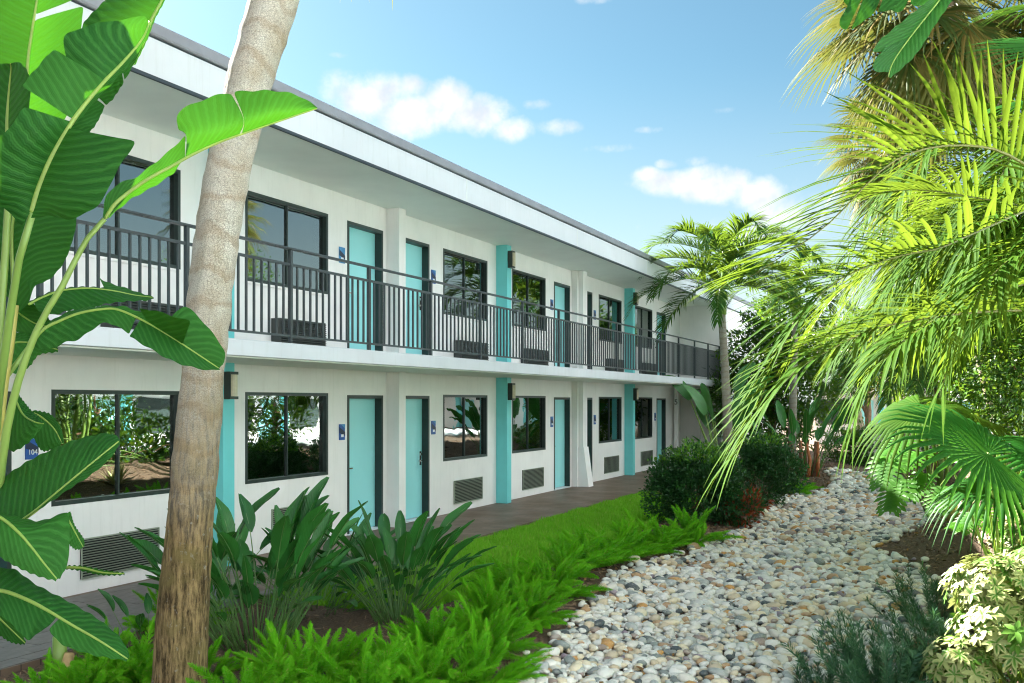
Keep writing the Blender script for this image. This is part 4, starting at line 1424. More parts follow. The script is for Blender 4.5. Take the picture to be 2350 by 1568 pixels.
FN = [(560, 1640, 34, .95, 'bottom edge, just right of the trunk foot'), (690, 1600, 40, 1.05, 'bottom edge, below the tall bird of paradise clump'),
      (830, 1625, 42, 1.05, 'bottom edge, second from the trunk in the front row'), (970, 1600, 42, 1.05, 'bottom edge, below the upright bird of paradise clump'),
      (1090, 1590, 38, 1.0, 'bottom edge, nearest to the pebbles'), (1000, 1500, 34, .95, 'second row, behind the ferns of the bottom edge'),
      (1110, 1500, 36, 1.0, 'long plumes reaching over the mulch to the pebbles'), (1130, 1440, 34, 1.0, 'dense tuft right of the upright clump'),
      (1205, 1430, 32, 1.0, 'tuft with a plume on the mulch strip'), (1180, 1378, 34, 1.15, 'tuft against the near end of the lawn'),
      (1260, 1365, 34, 1.15, 'tuft where the fern row meets the lawn edge'), (1290, 1322, 34, 1.2, 'lighter tuft in the middle of the row'),
      (1350, 1302, 34, 1.2, 'yellow green tuft past the middle of the row'), (1412, 1286, 32, 1.2, 'tuft two before the end of the lawn'),
      (1475, 1270, 32, 1.2, 'spreading tuft near the round shrub'), (1585, 1250, 30, 1.2, 'separate tuft in front of the round shrub'),
      (1525, 1262, 28, 1.1, 'last tuft of the close row'),
      (1825, 1133, 30, 1.15, 'far tuft beside the red leaved shrub'),
      (250, 1540, 26, .85, 'lower left, between the cut stump and the trunk'), (330, 1580, 30, .95, 'lower left, at the bottom edge beside the trunk'),
      (200, 1600, 24, .85, 'lower left corner, on the mulch'), (395, 1450, 20, .95, 'tall tuft left of the trunk beside the walkway'),
      (760, 1545, 26, .8, 'short tuft filling the gap between the two bird of paradise clumps'), (880, 1535, 26, .8, 'short tuft at the foot of the upright bird of paradise clump'),
      (640, 1545, 24, .75, 'short tuft at the foot of the tall bird of paradise clump'), (90, 1610, 18, .7, 'far lower left corner'), (470, 1560, 14, .75, 'right of the trunk foot, small')]
for i, (px, py, n, s, lb) in enumerate(FN):
    fern('bright green foxtail fern, ' + lb, px, py, n, s, 100 + i)

# ---------------------------------------------------------------- lawn
NB = 80000
yy = 8.3 + 13.2 * rng.random(NB * 2) ** 1.15
xr_ = np.interp(yy, [8.3, 9.5, 12, 17, 20, 21.5], [-4.9, -4.65, -4.6, -4.7, -4.8, -5.4])
xx = -6.63 + (xr_ + 6.63) * rng.random(NB * 2)
kp = rng.random(NB * 2) < 1.0
xx, yy = xx[kp][:NB], yy[kp][:NB]
zz = np.array([height(a, b) for a, b in zip(xx, yy)])
hh_ = rng.uniform(.03, .09, NB) * (1 + .5 * np.sin(xx * 5.1 + 1.3 * np.sin(yy * 3)) * np.sin(yy * 4.3 + xx))
aa = rng.uniform(0, 6.283, NB)
ww = rng.uniform(.004, .009, NB) * (1 + (yy - 8) * .06)
ln_ = rng.uniform(0, .04, NB)
bx, by = np.cos(aa) * ww, np.sin(aa) * ww
a2 = rng.uniform(0, 6.283, NB)
V = np.stack([np.stack([xx - bx, yy - by, zz], 1), np.stack([xx + bx, yy + by, zz], 1), np.stack([xx + np.cos(a2) * ln_, yy + np.sin(a2) * ln_, zz + hh_], 1)], 1)
link('lawn_grass', npmesh('lawn_grass', V, np.arange(NB * 3).reshape(-1, 3), [LM['grass']]), None, kind='stuff',
     label='mown green lawn strip between the walkway and the foxtail ferns')
ld = []
for i in range(40):
    ld.append((-6.64, 8.3 + 13.2 * i / 39))
lm_, lt_, lp_ = newmat('lawn_soil')
lc = mixcol(lt_, ramp(lt_, noisetex(lt_, 30, 5), .35, .65), (.05, .15, .015), (.14, .28, .035))
lt_.links.new(lc, lp_.inputs['Base Color'])
lp_.inputs['Roughness'].default_value = .95
V, Fq = [], []
for i in range(41):
    y = 8.3 + 13.2 * i / 40
    x1 = float(np.interp(y, [8.3, 9.5, 12, 17, 20, 21.5], [-4.9, -4.65, -4.6, -4.7, -4.8, -5.4]))
    for k in range(9):
        x = -6.63 + (x1 + 6.63) * k / 8
        V.append((x, y, height(x, y) + .006))
for i in range(40):
    for k in range(8):
        a = i * 9 + k
        Fq.append((a, a + 1, a + 10, a + 9))
link('lawn', npmesh('lawn', V, Fq, [lm_], True), kind='structure')

# ---------------------------------------------------------------- pebble bed
pm, ptt, pp = newmat('river_pebble')
r = rnd(ptt)
cr_ = N(ptt, 'ShaderNodeValToRGB')
cr_.color_ramp.interpolation = 'CONSTANT'
cols = [(.00, (.78, .74, .66)), (.18, (.88, .85, .79)), (.34, (.66, .54, .38)), (.43, (.50, .52, .50)), (.52, (.84, .72, .52)), (.63, (.26, .29, .28)),
        (.69, (.70, .70, .66)), (.78, (.52, .32, .17)), (.825, (.08, .10, .11)), (.88, (.84, .82, .78)), (.94, (.36, .27, .23)), (.965, (.62, .33, .10)), (.985, (.30, .23, .28))]
els = cr_.color_ramp.elements
while len(els) < len(cols):
    els.new(.5)
for e_, (p_, c_) in zip(els, cols):
    e_.position = p_
    e_.color = (*c_, 1)
ptt.links.new(r, cr_.inputs[0])
tcp = N(ptt, 'ShaderNodeTexCoord').outputs['Object']
sp = ramp(ptt, noisetex(ptt, 38, 6, .7, vec=tcp), .42, .75)
cb = mixcol(ptt, M(ptt, 'MULTIPLY', sp, .35), cr_.outputs[0], (.22, .20, .16))
sp2 = ramp(ptt, noisetex(ptt, 11, 4, .6, vec=tcp), .5, .7)
cb = mixcol(ptt, M(ptt, 'MULTIPLY', sp2, .35), cb, (.75, .73, .66))
ptt.links.new(cb, pp.inputs['Base Color'])
pp.inputs['Roughness'].default_value = .55
pp.inputs['Specular IOR Level'].default_value = .35
setbump(ptt, pp, noisetex(ptt, 90, 4, vec=tcp), .15, .004)
import bmesh


def pebble_np(seed, sub):
    bm = bmesh.new()
    bmesh.ops.create_icosphere(bm, subdivisions=sub, radius=1)
    o = Vector((seed * 3.1, seed * 1.7, 0))
    vs = []
    for v in bm.verts:
        q = v.co * (1 + .30 * noise.noise(v.co * .9 + o) + .10 * noise.noise(v.co * 2.3 + o))
        vs.append((q.x * .62, q.y * .47, q.z * .33))
    fs = [[v.index for v in f.verts] for f in bm.faces]
    bm.free()
    return np.array(vs), np.array(fs)


PB2 = [pebble_np(k, 2) for k in range(7)]
PB1 = [pebble_np(k + 20, 1) for k in range(5)]
# positions: a jittered lattice filling the bed, two loose layers near the camera
pos = []
y = 4.6
while y < 31.5:
    st = .072 + max(0, y - 9) * .0036
    xl, xr = interp(XL, y), interp(XR, y)
    x = xl - .12
    while x < xr + .25:
        xx_ = x + random.uniform(-.5, .5) * st
        yy_ = y + random.uniform(-.5, .5) * st
        e = min(xx_ - interp(XL, yy_), interp(XR, yy_) - xx_)
        if e > random.uniform(-.12, .06) or random.random() < .06:
            s = st * random.uniform(.55, 1.05) * random.choice((1, 1, 1, 1, 1, 1, .8, 1.3, 1.7))
            pos.append((xx_, yy_, s))
        x += st * .82
    y += st * .78
vis = []
for i, (x, y, s) in enumerate(pos):
    rx, ry = x * CS + y * SN, -x * SN + y * CS
    u_, v_ = rx / ry * 2250, 2.12 / ry * 2250
    if abs(u_) < 1150 and v_ < 640:
        vis.append((-s / ry, i))
vis.sort()
big = {i for _, i in vis[:298]}
bed = None
PBM = [npmesh('pebble', v, f, [pm], True) for v, f in PB2]
Vs, Fs3 = [], []
nb = 0
for i, (x, y, s) in enumerate(pos):
    k = random.randrange(7)
    rz, rx_, ry_ = random.uniform(0, 6.28), random.gauss(0, .22), random.gauss(0, .22)
    z = height(x, y) + s * .22 + random.uniform(-.012, .038) * (1 if y < 18 else .5)
    sc_ = s * 1.12
    mat = Matrix.Rotation(rz, 3, 'Z') @ Matrix.Rotation(rx_, 3, 'X') @ Matrix.Rotation(ry_, 3, 'Y')
    if i in big:
        o = link('pebble', PBM[k], ground)
        o.location = (x, y, z)
        o.rotation_euler = mat.to_euler()
        o.scale = (sc_, sc_, sc_ * random.uniform(.8, 1.2))
        continue
    v, f = PB2[k] if y < 15 else PB1[k % 5]
    A = np.array(mat) * sc_
    Vs.append(v @ A.T + np.array((x, y, z)))
    Fs3.append(f + nb)
    nb += len(v)
link('pebbles', npmesh('pebbles', np.concatenate(Vs), np.concatenate(Fs3), [pm], True), ground, kind='stuff',
     label='white, cream and grey river pebbles filling the dry stream bed')
print('pebbles', len(pos), 'tris', sum(len(f) for f in Fs3))

# mulch chips
mcm, mct, mcp = newmat('wood_chip')
rr_ = rnd(mct)
cc_ = mixcol(mct, rr_, (.05, .027, .015), (.38, .24, .14))
mct.links.new(cc_, mcp.inputs['Base Color'])
mcp.inputs['Roughness'].default_value = .9
NC = 52000
cy = 4.5 + 30 * rng.random(NC) ** 1.7
side = rng.random(NC)
XLn, XRn = np.interp(cy, *zip(*XL)), np.interp(cy, *zip(*XR))
cx = np.where(side < .42, XLn - 1.9 * rng.random(NC) ** 1.2 + .2, np.where(side < .86, XRn - .15 + 2.4 * rng.random(NC) ** 1.2, -6.6 + 2.8 * rng.random(NC)))
ok = (cx > -6.62) & ~((cy > 8.3) & (cy < 21.2) & (cx < -4.75))
cx, cy = cx[ok], cy[ok]
NC = len(cx)
cz = np.array([height(a, b) for a, b in zip(cx, cy)]) + rng.uniform(.002, .014, NC)
a = rng.uniform(0, 6.283, NC)
l_ = rng.uniform(.012, .032, NC) * (1 + (cy - 5) * .03)
w_ = l_ * rng.uniform(.12, .35, NC)
t_ = rng.normal(0, .28, NC)
dx, dy, dz = np.cos(a) * l_, np.sin(a) * l_, t_ * l_
ex, ey, ez = -np.sin(a) * w_, np.cos(a) * w_, rng.normal(0, .3, NC) * w_
c = np.stack([cx, cy, cz], 1)
d1, d2_ = np.stack([dx, dy, dz], 1), np.stack([ex, ey, ez], 1)
V = np.stack([c - d1 - d2_, c + d1 - d2_ * .6, c + d1 * .9 + d2_, c - d1 + d2_ * .7], 1)
link('mulch_chips', npmesh('mulch_chips', V, np.arange(NC * 4).reshape(-1, 4), [mcm]), None, kind='stuff',
     label='loose brown wood chip mulch on the planting beds')


# ---------------------------------------------------------------- leafy masses
def leafcloud(name, blobs, nl, lmin, lmax, mats, parent, asp=.42, fold=.25, shell=.55, seed=0, updir=.35, mi_fn=None, off=(0, 0, 0), stuff=False):
    """small leaves scattered in and over ellipsoids; each leaf is two triangles folded on its midrib"""
    g_ = np.random.default_rng(seed)
    w = np.array([b[3] * b[4] + b[3] * b[5] + b[4] * b[5] for b in blobs], float)
    idx = g_.choice(len(blobs), nl, p=w / w.sum())
    B = np.array(blobs, float)[idx]
    d = g_.normal(size=(nl, 3))
    d /= np.linalg.norm(d, axis=1)[:, None]
    r_ = shell + (1.05 - shell) * g_.random(nl) ** .5
    lump = 1 + .22 * np.sin(d[:, 0] * 5 + idx * 2.1) * np.sin(d[:, 1] * 6 + idx) + .12 * np.sin(d[:, 2] * 11 + d[:, 0] * 7)
    P = B[:, :3] + d * B[:, 3:6] * (r_ * lump)[:, None]
    dr = d * .8 + g_.normal(size=(nl, 3)) * .55 + np.array([0, 0, updir])
    dr /= np.linalg.norm(dr, axis=1)[:, None]
    up = g_.normal(size=(nl, 3)) * .5 + np.array([0, 0, 1.0]) + d * .5
    s = np.cross(dr, up)
    s /= np.linalg.norm(s, axis=1)[:, None] + 1e-9
    n_ = np.cross(s, dr)
    L_ = g_.uniform(lmin, lmax, nl)[:, None]
    Wd = L_ * asp * .5
    m = P + dr * L_ * .45
    V = np.stack([P, m - s * Wd + n_ * Wd * fold, P + dr * L_, m + s * Wd + n_ * Wd * fold], 1) - np.array(off)
    q = np.arange(nl)[:, None] * 4
    Fq = np.concatenate([q + np.array([[0, 1, 2]]), q + np.array([[0, 2, 3]])], 1).reshape(-1, 3)
    mi = None
    if len(mats) > 1:
        k = mi_fn(P, g_) if mi_fn else g_.integers(0, len(mats), nl)
        mi = np.repeat(k, 2)
    o = link(name, npmesh(name, V, Fq, mats, False, mi), parent)
    if stuff:
        o['kind'] = 'stuff'
    return o


def twigs(parent, blobs, n, mat, seed=0, r=.012, base=(0, 0, 0)):
    rd = random.Random(seed)
    mb = MB()
    for i in range(n):
        b = rd.choice(blobs)
        e = Vector((b[0] + rd.uniform(-.7, .7) * b[3], b[1] + rd.uniform(-.7, .7) * b[4], b[2] + rd.uniform(-.3, .7) * b[5]))
        s = Vector(base) + Vector((rd.uniform(-.1, .1), rd.uniform(-.1, .1), 0))
        mid_ = (s + e) / 2 + Vector((rd.uniform(-.1, .1), rd.uniform(-.1, .1), .1))
        mb.tube([s, mid_, e], [r, r * .7, r * .3], 5)
    return link('branches', mb.mesh('branches', [mat], True), parent)


def shrub(name, label, cat, g, blobs, nl, lmin, lmax, mats, seed, asp=.42, group=None, nt_=14, mi_fn=None, shell=.55, updir=.35, rt=.012):
    c = thing(name, label, cat, g, group=group)
    leafcloud('foliage', blobs, nl, lmin, lmax, mats, c, asp, seed=seed, mi_fn=mi_fn, shell=shell, updir=updir)
    twigs(c, blobs, nt_, LM['wood'], seed, rt)
    return c


tip = lambda lo: (lambda P, g_: ((P[:, 2] > lo) & (g_.random(len(P)) < .55)).astype(int))
shrub('round_shrub', 'dense dark green rounded shrub with yellow green young tips beside the lawn', 'shrub', ground_at(1592, 1200),
      [(0, 0, .5, .55, .55, .5), (-.35, .1, .75, .42, .4, .38), (.4, 0, .78, .42, .4, .36), (0, .2, 1.0, .5, .45, .32), (.55, -.1, .4, .3, .3, .35), (-.5, -.1, .42, .32, .3, .36)],
      15000, .05, .09, [LM['shrub'], LM['shrub_lt']], 11, .48, mi_fn=tip(1.02))
shrub('round_shrub', 'second dark rounded shrub behind the first, left of the far foxtail fern', 'shrub', ground_at(1745, 1160),
      [(0, 0, .5, .6, .5, .5), (-.3, 0, .9, .5, .4, .4), (.45, 0, .7, .4, .4, .4), (.1, 0, 1.1, .4, .4, .3)],
      9000, .055, .1, [LM['shrub'], LM['shrub_lt']], 12, .45, mi_fn=tip(1.2))
shrub('croton_shrub', 'small red leaved shrub tucked against the dark rounded shrubs', 'shrub', ground_at(1700, 1208),
      [(0, 0, .25, .28, .25, .25), (.2, 0, .4, .2, .2, .2), (-.2, 0, .2, .2, .2, .2)], 900, .07, .13, [LM['croton'], LM['shrub']], 13, .38, nt_=8)
shrub('low_hedge', 'low clipped green hedge below the olive wall at the far end', 'hedge', Vector((-2.6, 35.5, 0)),
      [(0, 0, .5, 1.3, .8, .75), (1.2, .5, .4, .9, .7, .65), (-1.0, .3, .45, .8, .7, .6)], 9000, .07, .13, [LM['shrub'], LM['tree']], 14, .5)

# clump of broad leaved plants with brown stems, beyond the shrubs
g = ground_at(1840, 1092)
c = clump('tall broad leaved clump with brown stems in front of the low hedge', 0, 0, 26, 1.75, 1.8, group=None, seed=21, lean=.5, loc=g, rad=.3)
del_ = c
mb = MB()
rd = random.Random(4)
for k in range(12):
    a = rd.uniform(0, 6.28)
    r_ = rd.uniform(.1, .55)
    b = Vector((r_ * math.cos(a), r_ * math.sin(a), -.05))
    mb = MB()
    mb.tube([b, b + Vector((rd.uniform(-.1, .1), 0, .5)), b * 1.1 + Vector((rd.uniform(-.1, .1), 0, 1.0))], [.06, .045, .03], 7)
    link('stalk', mb.mesh('stalk', [LM['redstem'] if k % 4 == 0 else LM['wood']], True), c)
clump('broad leaved plant at the end of the motel wall, left of the slender palm foot', 1650, 1095, 8, .95, 1.0, group=None, seed=22, lean=.6, rad=.2)
g = ground_at(1690, 1080)
tb = thing('banana_plant', 'dark upright banana plant behind the slender palm trunk', 'plant', Vector((-6.2, 27.5, 0)))
rd = random.Random(8)
for k in range(13):
    a = rd.uniform(0, 6.28)
    mb = MB()
    e = rd.uniform(.1, .5)
    d = Vector((math.cos(a) * e, math.sin(a) * e, 1)).normalized()
    st_ = rd.uniform(1.2, 2.4)
    mb.tube([Vector((0, 0, 0)), d * st_ * .6, d * st_], [.06, .03, .015], 6, 1)
    blade(mb, d * st_, d + Vector((math.cos(a) * .25, math.sin(a) * .25, 0)), rd.uniform(.9, 1.3), .36, Vector((math.cos(a + 1), math.sin(a + 1), .8)), .9, 9, .25, prof=lambda t: math.sin(math.pi * min(.98, t * .92 + .06)) ** .6)
    link('leaf', mb.mesh('leaf', [LM['reginae'], LM['petiole']], True), tb)


# ---------------------------------------------------------------- palms
def feather_palm(label, base, hgt_, lean, crown_len, nfr, seed, group=None, r0=.11, r1=.08, mats=None, ll=.5, trunk_mat=None, elev=(-.3, 1.25), cat='palm tree', name='palm_tree', wd=.035, nl=46, fixed=None):
    rd = random.Random(seed)
    c = thing(name, label, cat, base, group=group)
    top = Vector((lean[0], lean[1], hgt_))
    P = [Vector((0, 0, -.1)), Vector((lean[0] * .25, lean[1] * .25, hgt_ * .35)), Vector((lean[0] * .6, lean[1] * .6, hgt_ * .7)), top]
    C_ = [Vector(p) for p in spline(P, 40)]
    mb = MB()
    mb.tube(C_, [r0 + (r1 - r0) * min(1, i / 30) for i in range(40)], 14, disp=lambda a, L, i: .006 * math.sin(L * 40))
    link('trunk', mb.mesh('trunk', [trunk_mat], True), c)
    mb = MB()
    sh = .75
    mb.tube([top, top + Vector((0, 0, sh * .3)), top + Vector((0, 0, sh * .7)), top + Vector((0, 0, sh))], [r1 * 1.25, r1 * 1.35, r1 * .9, r1 * .4], 12)
    link('crownshaft', mb.mesh('crownshaft', [LM['petiole']], True), c)
    o = top + Vector((0, 0, sh * .85))
    for k in range(nfr):
        a = 2.399 * k + rd.uniform(-.2, .2)
        e = elev[0] + (elev[1] - elev[0]) * (k + .5) / nfr
        L = crown_len * rd.uniform(.88, 1.08)
        h = Vector((math.cos(a), math.sin(a), 0))
        dr = .72 - .40 * e
        pts_ = [o, o + h * L * .3 * math.cos(e) + Vector((0, 0, L * .34 * math.sin(e) + .08 * L)), o + h * L * .65 * math.cos(e * .8) + Vector((0, 0, L * (.62 * math.sin(e) - .02) - .03 * dr)),
                o + h * L * .92 * math.cos(e * .6) + Vector((0, 0, L * (.72 * math.sin(e) - .30 * dr))), o + h * L * 1.02 * math.cos(e * .5) + Vector((0, 0, L * (.66 * math.sin(e) - .55 * dr)))]
        frond('frond', pts_, nl, ll, wd, mats, c, 58, 35, .7, 3, .14, .016, .10, 15, seed=seed * 50 + k)
    return c


BK = trunkmat('slender_palm_bark', (.26, .20, .14), (.34, .31, .25), (.44, .43, .36), .3, 2.6, 26, 7)
gp_ = ground_at(1674, 1112)
feather_palm('slender palm with green crownshaft standing before the far end of the motel', gp_, 4.3, (-.22, .1), 2.3, 22, 5, None, .13, .095, [LM['palm_mid'], LM['petiole']], .62, BK, elev=(-.2, 1.4), wd=.052, nl=52)
feather_palm('second slender palm, crown just behind and right of the first', Vector((-4.6, 30.0, 0)), 4.6, (.1, .1), 1.9, 12, 9, None, .13, .095, [LM['palm_mid'], LM['petiole']], .65, BK, elev=(-.25, 1.25), wd=.05, nl=50)


def areca(label, base, fronds, seed, rand=0, hgt_=3.0, reach=1.7, azr=(0, 6.28), wd=.034, ll=.62, nl=52, name='areca_palm', mats=None):
    c = thing(name, label, 'palm tree', base)
    rd = random.Random(seed)
    mats = mats or [LM['areca'], LM['areca_rib']]
    B = Vector(base)
    for k in range(5):
        a = k * 1.3
        q = Vector((.16 * math.cos(a), .16 * math.sin(a), 0))
        mb = MB()
        mb.tube([q + Vector((0, 0, -.1)), q * 1.6 + Vector((0, 0, hgt_ * .25)), q * 2.2 + Vector((0, 0, hgt_ * .5))], [.05, .04, .03], 8)
        link('stalk', mb.mesh('stalk', [LM['petiole']], True), c)
    for k, fr in enumerate(fronds):
        pp_, kw = fr
        P = [at(*p) - B for p in pp_]
        # down to the stalks of its own clump
        P = [Vector((.1, .05, hgt_ * .45)), P[0] * .5 + Vector((.1, .05, hgt_ * .5)) * .5 + Vector((0, 0, .35))] + P
        frond('frond', P, kw.get('nl', nl), kw.get('ll', ll), kw.get('wd', wd), mats, c, kw.get('ang', 55), kw.get('vee', 15), kw.get('droop', .75), 4, kw.get('start', .2), .013, .07, 10, seed=seed * 31 + k)
    for k in range(rand):
        a = rd.uniform(*azr)
        e = rd.uniform(.15, 1.25)
        L = reach * rd.uniform(.8, 1.15)
        h = Vector((math.cos(a), math.sin(a), 0))
        o = Vector((.15 * math.cos(a), .15 * math.sin(a), hgt_ * .45))
        pts_ = [o, o + h * L * .22 + Vector((0, 0, L * (.25 + .35 * math.sin(e)))), o + h * L * .55 * math.cos(e * .6) + Vector((0, 0, L * (.25 + .62 * math.sin(e)))),
                o + h * L * .85 * math.cos(e * .5) + Vector((0, 0, L * (.12 + .62 * math.sin(e)))), o + h * L * 1.05 * math.cos(e * .4) + Vector((0, 0, L * (-.12 + .5 * math.sin(e))))]
        frond('frond', pts_, nl, ll, wd, mats, c, 58, 15, .8, 3, .16, .012, .08, 10, seed=seed * 97 + k)
    return c


F1 = ([(2420, 420, 5.3), (2350, 376, 5.25), (2289, 345, 5.2), (2230, 335, 5.15), (2167, 335, 5.1), (2110, 345, 5.1), (2055, 367, 5.05), (2010, 402, 5.0), (1975, 437, 5.0), (1922, 495, 4.95), (1862, 545, 4.95), (1800, 585, 4.95), (1722, 636, 4.95)],
      dict(nl=56, ll=.70, wd=.032, vee=45, start=.22, droop=.35))
F2 = ([(2420, 470, 5.6), (2350, 485, 5.5), (2270, 520, 5.4), (2213, 545, 5.3), (2150, 572, 5.2), (2085, 583, 5.15), (2027, 599, 5.1), (1985, 615, 5.05), (1943, 632, 5.0), (1905, 658, 5.0), (1867, 692, 4.95), (1817, 755, 4.9), (1780, 825, 4.9), (1750, 900, 4.9), (1722, 985, 4.9)],
      dict(nl=58, ll=.66, wd=.030, vee=35, start=.2, droop=.5))
F3 = ([(2440, 720, 5.3), (2350, 712, 5.2), (2217, 719, 5.1), (2100, 735, 5.0), (2000, 757, 4.9), (1900, 805, 4.8), (1833, 845, 4.75), (1774, 905, 4.7), (1727, 968, 4.7), (1684, 1050, 4.7)],
      dict(nl=56, ll=.62, wd=.030, vee=22, start=.2, droop=.65))
F4 = ([(2440, 640, 6.2), (2320, 660, 6.1), (2200, 705, 6.0), (2120, 750, 5.9), (2050, 805, 5.8), (2000, 858, 5.8), (1967, 925, 5.8), (1948, 1015, 5.8)],
      dict(nl=60, ll=.62, wd=.032, vee=5, start=.2, droop=1.0))
F5 = ([(2420, 520, 6.2), (2330, 470, 6.2), (2255, 457, 6.1), (2167, 442, 6.0), (2092, 436, 6.0), (2000, 443, 6.0)], dict(nl=46, ll=.55, wd=.03, vee=15, start=.3, droop=.5))
F6 = ([(2440, 560, 5.0), (2350, 575, 5.0), (2270, 640, 4.9), (2215, 720, 4.9), (2180, 810, 4.9), (2160, 900, 4.9)], dict(nl=50, ll=.55, wd=.03, vee=5, start=.3, droop=1.1))
F7 = ([(2430, 300, 6.4), (2350, 330, 6.3), (2290, 420, 6.2), (2240, 540, 6.1), (2200, 640, 6.1)], dict(nl=50, ll=.6, wd=.032, vee=10, start=.3, droop=1.0))
B1 = at(2560, 1900, 5.6)
B1.z = height(B1.x, B1.y)
areca('near feather palm at the right edge whose long yellow green fronds arch across the view', B1, [F1, F2, F3, F4, F5, F6, F7], 3)
B2 = at(2520, 1500, 9.5)
B2.z = height(B2.x, B2.y)
areca('feather palm filling the right side behind the near arching fronds', B2, [], 4, rand=30, hgt_=4.6, reach=2.3, azr=(1.6, 4.9), wd=.04, ll=.7)
B3 = at(2330, 1250, 14)
B3.z = height(B3.x, B3.y)
areca('farther feather palm, bright fronds in the middle of the right side', B3, [], 6, rand=28, hgt_=4.4, reach=2.3, wd=.045, ll=.7, nl=40)
B4 = at(2150, 1120, 22)
B4.z = height(B4.x, B4.y)
areca('distant feather palm left of the pale far wing', B4, [], 7, rand=18, hgt_=3.4, reach=2.2, wd=.06, ll=.7, nl=34, mats=[LM['palm_mid'], LM['petiole']])


# cabbage palms with skirts of dry fans
def cabbage(label, base, ctlp, seed, nlf, Rr, r0=.16, dead=.35, skirt=1.0, bark=None):
    c = thing('palm_tree', label, 'palm tree', base)
    B = Vector(base)
    rd = random.Random(seed)
    P = [Vector((0, 0, -.1))] + [at(*p) - B for p in ctlp]
    C_ = [Vector(p) for p in spline(P, 40)]
    mb = MB()
    mb.tube(C_, [r0 * (1 - .15 * i / 39) for i in range(40)], 16, disp=lambda a, L, i: .012 * noise.noise(Vector((math.cos(a) * 3, math.sin(a) * 3, L * 6))) + .01 * math.sin(L * 24))
    link('trunk', mb.mesh('trunk', [bark or TM2], True), c)
    o = C_[-1] + Vector((0, 0, .1))
    for k in range(nlf):
        a = 2.399 * k
        f = k / nlf
        e = -1.15 + 2.4 * f + rd.uniform(-.12, .12)
        ax = Vector((math.cos(a) * math.cos(e), math.sin(a) * math.cos(e), math.sin(e)))
        pl_ = Rr * rd.uniform(.7, 1.0) * (.75 if f < dead else 1)
        q = o + ax * pl_ + Vector((0, 0, -.12 * pl_))
        mb = MB()
        mb.tube([o + Vector((0, 0, .15 * f)), o + ax * pl_ * .5 + Vector((0, 0, .05)), q], [.024, .018, .01], 5, 1)
        drp = (1.0 if f < dead else .7) * skirt
        fan(mb, q, ax + Vector((0, 0, -.25)), Vector((-ax.z * math.cos(a), -ax.z * math.sin(a), 1)) if abs(e) < 1.1 else Vector((math.cos(a), math.sin(a), .2)), Rr * rd.uniform(.8, 1.0), 34, 250, .38, drp, .4, .06, rd=rd)
        link('dry_leaf' if f < dead else 'leaf', mb.mesh('leaf', [LM['sabal_dead'] if f < dead else LM['sabal'], LM['areca_rib']], True), c)
    return c


TM2 = trunkmat('cabbage_palm_bark', (.30, .20, .12), (.42, .33, .24), (.50, .42, .33), .3, 1.2, 16, 5)
cb_ = at(2470, 1500, 10.5)
cb_.z = height(cb_.x, cb_.y)
cabbage('tall cabbage palm at the top right with a shaggy skirt of yellowing fans', cb_, [(2440, 900, 10.4), (2380, 520, 10.3), (2290, 260, 10.2), (2215, 110, 10.1), (2165, 10, 10.0)], 31, 50, .95, .15, .12, .85)
cb_ = at(2330, 1200, 17)
cb_.z = height(cb_.x, cb_.y)
cabbage('smaller cabbage palm crown below and left of the tall one', cb_, [(2250, 800, 17), (2130, 520, 17), (2045, 350, 17)], 32, 40, .85, .15, .15, .85)
cabbage('distant cabbage palm standing before the pale far wing', Vector((-3.6, 43, 0)), [(1950, 860, 41), (1940, 800, 41)], 33, 18, .9, .17)
cabbage('distant cabbage palm with bare brown trunk left of the fan palm leaf', Vector((-1.0, 33, 0)), [(2035, 900, 30), (2040, 800, 30)], 34, 18, .9, .16)

# broad fan leaves of the low fan palm at the right
fp = at(2300, 1215, 8.6)
fp.z = height(fp.x, fp.y)
lf = thing('fan_palm', 'low fan palm with glossy pleated fan leaves above the striped plant', 'palm tree', fp)
FB = Vector(fp)


def fanleaf(par, hub, axis_px, nrm, Rr, base, n=38, span=280, split=.5, droop=.5, mat=None, seed=0, cone=0.0):
    h = at(*hub) - Vector(par.location)
    ax = (at(*axis_px) - at(*hub))
    rd = random.Random(seed)
    mb = MB()
    b = Vector(base)
    mb.tube([b, (b + h) / 2 + Vector((0, 0, .12)), h], [.016, .011, .008], 6, 1)
    fan(mb, h, ax, nrm, Rr, n, span, split, droop, .45, .02, rd=rd, cone=cone)
    return link('leaf', mb.mesh('leaf', [mat or LM['fan'], LM['petiole']], True), par)


fanleaf(lf, (2268, 1040, 7.6), (2080, 960, 7.5), Vector((.25, -.48, .85)), 1.02, (0, 0, .15), 44, 290, .52, .45, seed=1)
fanleaf(lf, (2440, 1060, 7.9), (2330, 1090, 7.5), Vector((.3, -.4, .9)), .9, (0, 0, .15), 38, 280, .5, .5, seed=2)
fanleaf(lf, (2115, 935, 8.8), (2040, 990, 8.7), Vector((-.3, -.5, .8)), .75, (0, 0, .15), 36, 260, .5, .9, LM['areca'], seed=3)
fanleaf(lf, (2300, 1110, 8.2), (2200, 1150, 8.0), Vector((-.1, -.3, .95)), .75, (0, 0, .15), 36, 260, .5, .9, seed=4)
fanleaf(lf, (2230, 950, 9.4), (2160, 930, 9.3), Vector((.2, -.3, .95)), .8, (0, 0, .15), 36, 280, .5, .6, LM['areca'], seed=5)
mb = MB()
mb.tube([Vector((0, 0, -.1)), Vector((0, 0, .12)), Vector((.02, 0, .24))], [.10, .11, .06], 10, disp=lambda a, L, i: .012 * math.sin(a * 5 + L * 30))
link('trunk', mb.mesh('trunk', [LM['redstem']], True), lf)
ft = thing('fan_palm', 'fan palm whose flat pointed leaf enters at the top right corner', 'palm tree', (1.15, 5.2, .3))
